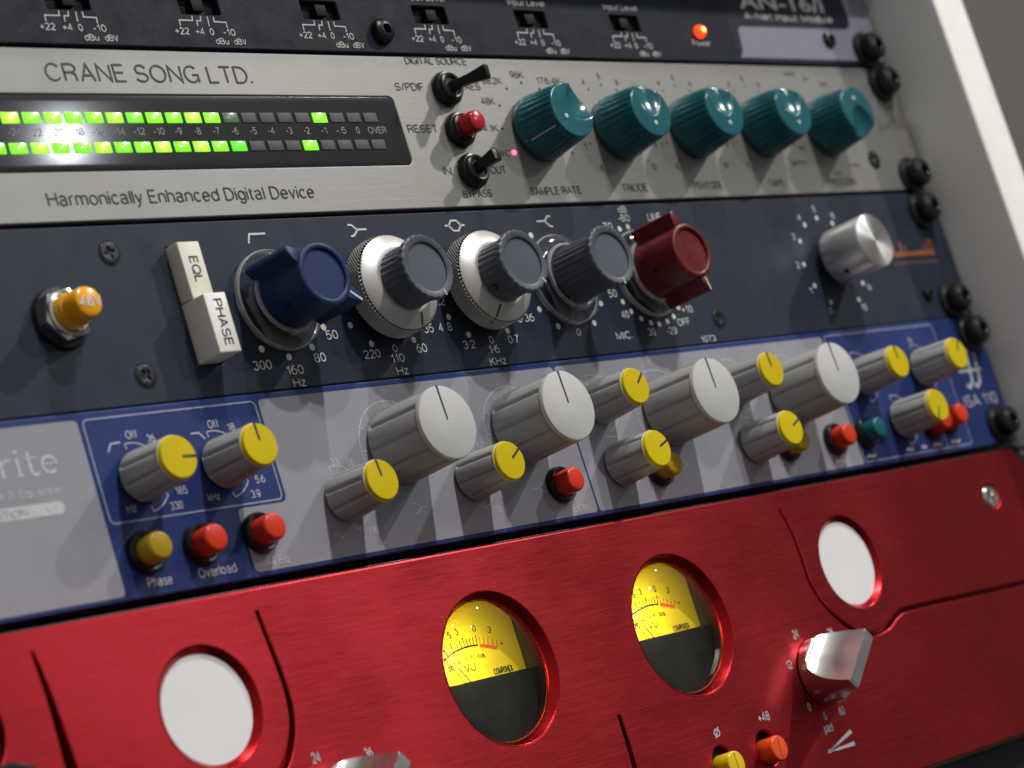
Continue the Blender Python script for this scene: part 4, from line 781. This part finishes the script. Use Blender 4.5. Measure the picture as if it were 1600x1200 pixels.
# level meters
def meter(cx, cy, lab):
    mt = put('level_meter', finish(lathe([(17.7, -2.9), (23.8, -3.1), (23.9, -8.9), (0, -8.95)], 72), 'housing', 'meter_wall'), ue, cx, cy, ZF, label=lab)
    zf = -8.6; put('rim', RIMV, mt)
    XE = 17.4; yt = math.sqrt(23.4**2-XE**2); ya = -0.7
    fb = bmesh.new(); P = [(XE, ya), (XE, yt)]+[(23.4*math.cos(t), 23.4*math.sin(t)) for t in [math.atan2(yt, XE)+(PI+0.03-math.atan2(yt, XE))*i/30 for i in range(1, 31)]]
    fb.faces.new([fb.verts.new((x, y, zf)) for x, y in P]); put('dial_face', finish(fb, 'dial_face', 'meter_face', False), mt)
    P = [(-23.3, -0.9)]+[(23.3*math.cos(t), 23.3*math.sin(t)) for t in [PI+0.06+(PI-0.12)*i/30 for i in range(31)]]+[(23.3, -0.9)]
    put('dial_cover', finish(prism(P, zf+0.1, zf+1.6), 'dial_cover', 'meter_black', False), mt)
    pk = Print(); pr = Print(); z = zf+0.12; ox, oy = 0.0, -17.0; R = 24.8
    def at(a, r): return (ox+r*math.sin(math.radians(a)), oy+r*math.cos(math.radians(a)))
    pk.line([at(-44+(7.0+44)*i/24, R) for i in range(25)], 0.46, z)
    pr.line([at(8.6+(22-8.6)*i/12, R-0.15) for i in range(13)], 1.0, z)
    for a in (-42, -26, -19, -13, -9, -6, -3.2, -0.8, 1.6, 4.2, 6.8): pk.line([at(a, R), at(a, R+(2.5 if a in (-42, -26, -13, -3.2, 6.8) else 2.0))], 0.30, z+0.03)
    for a in (9, 12.2, 15.4, 18.6, 21.8): pr.line([at(a, R), at(a, R+2.0)], 0.24, z+0.03)
    for t, a, w in (('20', -42, 2.2), ('10', -26, 2.0), ('7', -16.5, 1.1), ('5', -11, 1.2), ('3', -5.5, 1.2), ('0', 6.8, 1.3), ('3', 17, 1.3)):
        x, y = at(a, R+4.2); pk.text(t, x, y, 1.7, w, rot=-a*0.6, z=z, fat=0.01)
    for t, a, w in (('0', -42, 0.8), ('20', -22, 1.7), ('40', -12.5, 1.7), ('60', -6, 1.7), ('80', 0.0, 1.7), ('100%', 8, 2.9)):
        x, y = at(a, R-2.7); pk.text(t, x, y, 1.15, w, rot=-a*0.6, z=z, fat=0.01)
    for a in (-32, -22, -16, -11, -7, -3.5, 0, 3.5, 10): x, y = at(a, R-1.3); pk.dot(x, y, 0.15, z, 8)
    x, y = at(25.5, R+1.6); pk.text('+', x, y, 1.4, 1.2, z=z)
    pk.text('VU', -1.8, 2.7, 2.0, 3.9, z=z, fat=0.01); pk.text('COMPONEX', 9.2, 0.35, 1.6, 6.8, z=z, fat=0.02)
    put('lettering', pk.mesh('lettering', 'ink_black'), mt); put('red_scale', pr.mesh('red_scale', 'ink_red'), mt)
    nb = Print(); nb.line([(-4.0, -0.9), (-17.0, 18.4)], 0.42, zf+1.0); put('needle', nb.mesh('needle', 'ink_black'), mt)
    dome = lathe([(17.85, -2.9), (17.8, -2.2), (17.2, -1.5), (15.5, -0.75), (12.5, 0.05), (9, 0.7), (4.5, 1.15), (0, 1.3)], 72)
    put('glass', finish(dome, 'glass', 'dome', angle=60), mt)
    d = bpy.data.lights.new('meter_bulb', 'POINT'); d.energy = 0.0085; d.shadow_soft_size = 0.002; d.color = (1.0, 0.88, 0.45)
    lo = bpy.data.objects.new('meter_bulb', d); COL.objects.link(lo); lo.parent = mt; lo.location = W(-4, 6.0, -1.5)
meter(-29.5, -121.4, 'left yellow backlit level meter'); meter(41.7, -121.4, 'right yellow backlit level meter')
# winged silver knobs
def fin_knob():
    R = 9.6; bm = bmesh.new(); nq, np_ = 36, 18; H = 15.2; hw = 1.75
    def zq(q):
        a = abs(q)
        if a <= hw: return H
        t = (a-hw)/(R-hw); return 3.0+(H-3.0)*(1-t)**2.1
    qs = [-R+0.02]+[-R+2*R*(i+0.5)/nq for i in range(nq)]+[R-0.02]
    extra = [-hw-0.15, -hw, hw, hw+0.15]; qs = sorted(qs+extra); grid = []
    for q in qs:
        L = math.sqrt(max(0.0, R*R-q*q)); row = []
        for j in range(np_+1):
            p = -L+2*L*j/np_; row.append(bm.verts.new((p, q, zq(q)-(0.5*max(0, (abs(p)/R)-0.86)/0.14 if abs(q) <= hw else 0))))
        grid.append(row)
    for a, b in zip(grid, grid[1:]):
        for j in range(np_): bm.faces.new((a[j], a[j+1], b[j+1], b[j]))
    bound = [row[0] for row in grid]+[v for v in grid[-1][1:-1]]+[row[-1] for row in reversed(grid)]+[v for v in reversed(grid[0][1:-1])]
    low = [bm.verts.new((v.co.x, v.co.y, 0.4)) for v in bound]; n = len(bound)
    for i in range(n): bm.faces.new((bound[i], bound[(i+1) % n], low[(i+1) % n], low[i]))
    bmesh.ops.recalc_face_normals(bm, faces=bm.faces); return finish(bm, 'knob', 'satin_knob', angle=42)
FK = fin_knob(); FKB = finish(lathe([(7.5, 0), (7.5, 0.6), (0, 0.6)], 40), 'collar', 'black_matt')
k = put('knob', FK, ue, 92.2, -143.0, ZF, 41, label='silver finned gain knob'); put('collar', FKB, k)
k = put('knob', FK, ue, -90.6, -143.2, ZF, 41, label='silver finned gain knob'); put('collar', FKB, k)
pe = Print(); ze = ZF+0.08
for dx in (0, -182.6):
    for t, x, y, w in (('24', 86.9, -131.2, 2.6), ('36', 102.6, -133.2, 2.6), ('12', 79.8, -138.8, 2.4), ('0', 82.4, -151.4, 1.3), ('6', 88.0, -154.8, 1.3), ('60', 96.0, -154.9, 2.5), ('pad', 87.6, -158.2, 4.0), ('48', 105.6, -141.5, 2.5)):
        pe.text(t, x+dx, y, 2.5, w, z=ze)
    pe.line([(97.2+dx, -160.9), (84.6+dx, -164.5), (96.9+dx, -164.4)], 1.15, ze); pe.dot(84.9+dx, -164.4, 0.62, ze+0.02)
    pe.text('+48', 61.9+dx, -150.4, 2.5, 5.0, z=ze); pe.text('ø', 41.1+dx, -150.7, 3.0, 2.6, z=ze)
lettering(ue, pe, 'ink_soft')
def obtn(mat):
    bm = plate_bm([stadium(0, 0, 6.6, 6.9)], 6.4, 6.0, 0.5, 3); return finish(bm, 'cap', mat)
SLOTB = finish(plate_bm([stadium(0, 0, 8.2, 9.2)], 0.2, 0.6, 0.1), 'slot', 'black_matt')
SEAM = bar(-2.95, 2.95, 0.22, 6.36, 'seam', 'ink_black', 0.06)
for x, y, mt in ((59.6, -158.6, 'orange_btn'), (40.4, -159.2, 'yellow_btn')):
    b = put('push_button', SLOTB, ue, x, y, 3.6, label='orange round button in an oval slot' if mt == 'orange_btn' else 'yellow round button in an oval slot')
    c = put('cap', obtn(mt), b, 0, -0.9, 0); put('seam', SEAM, b, 0, -0.9, 0, 90)
rack_screw(ue, 236.0, -95.2, -0.6)

# ================================================================== blank panel below
uf = thing('rack_unit', 'plain black blanking panel under the red unit', 'blank panel', 0, -5*U, 0)
plate(uf, [ears(-5*U+0.5, -4*U-0.5)], -1.5, 3, 'black')
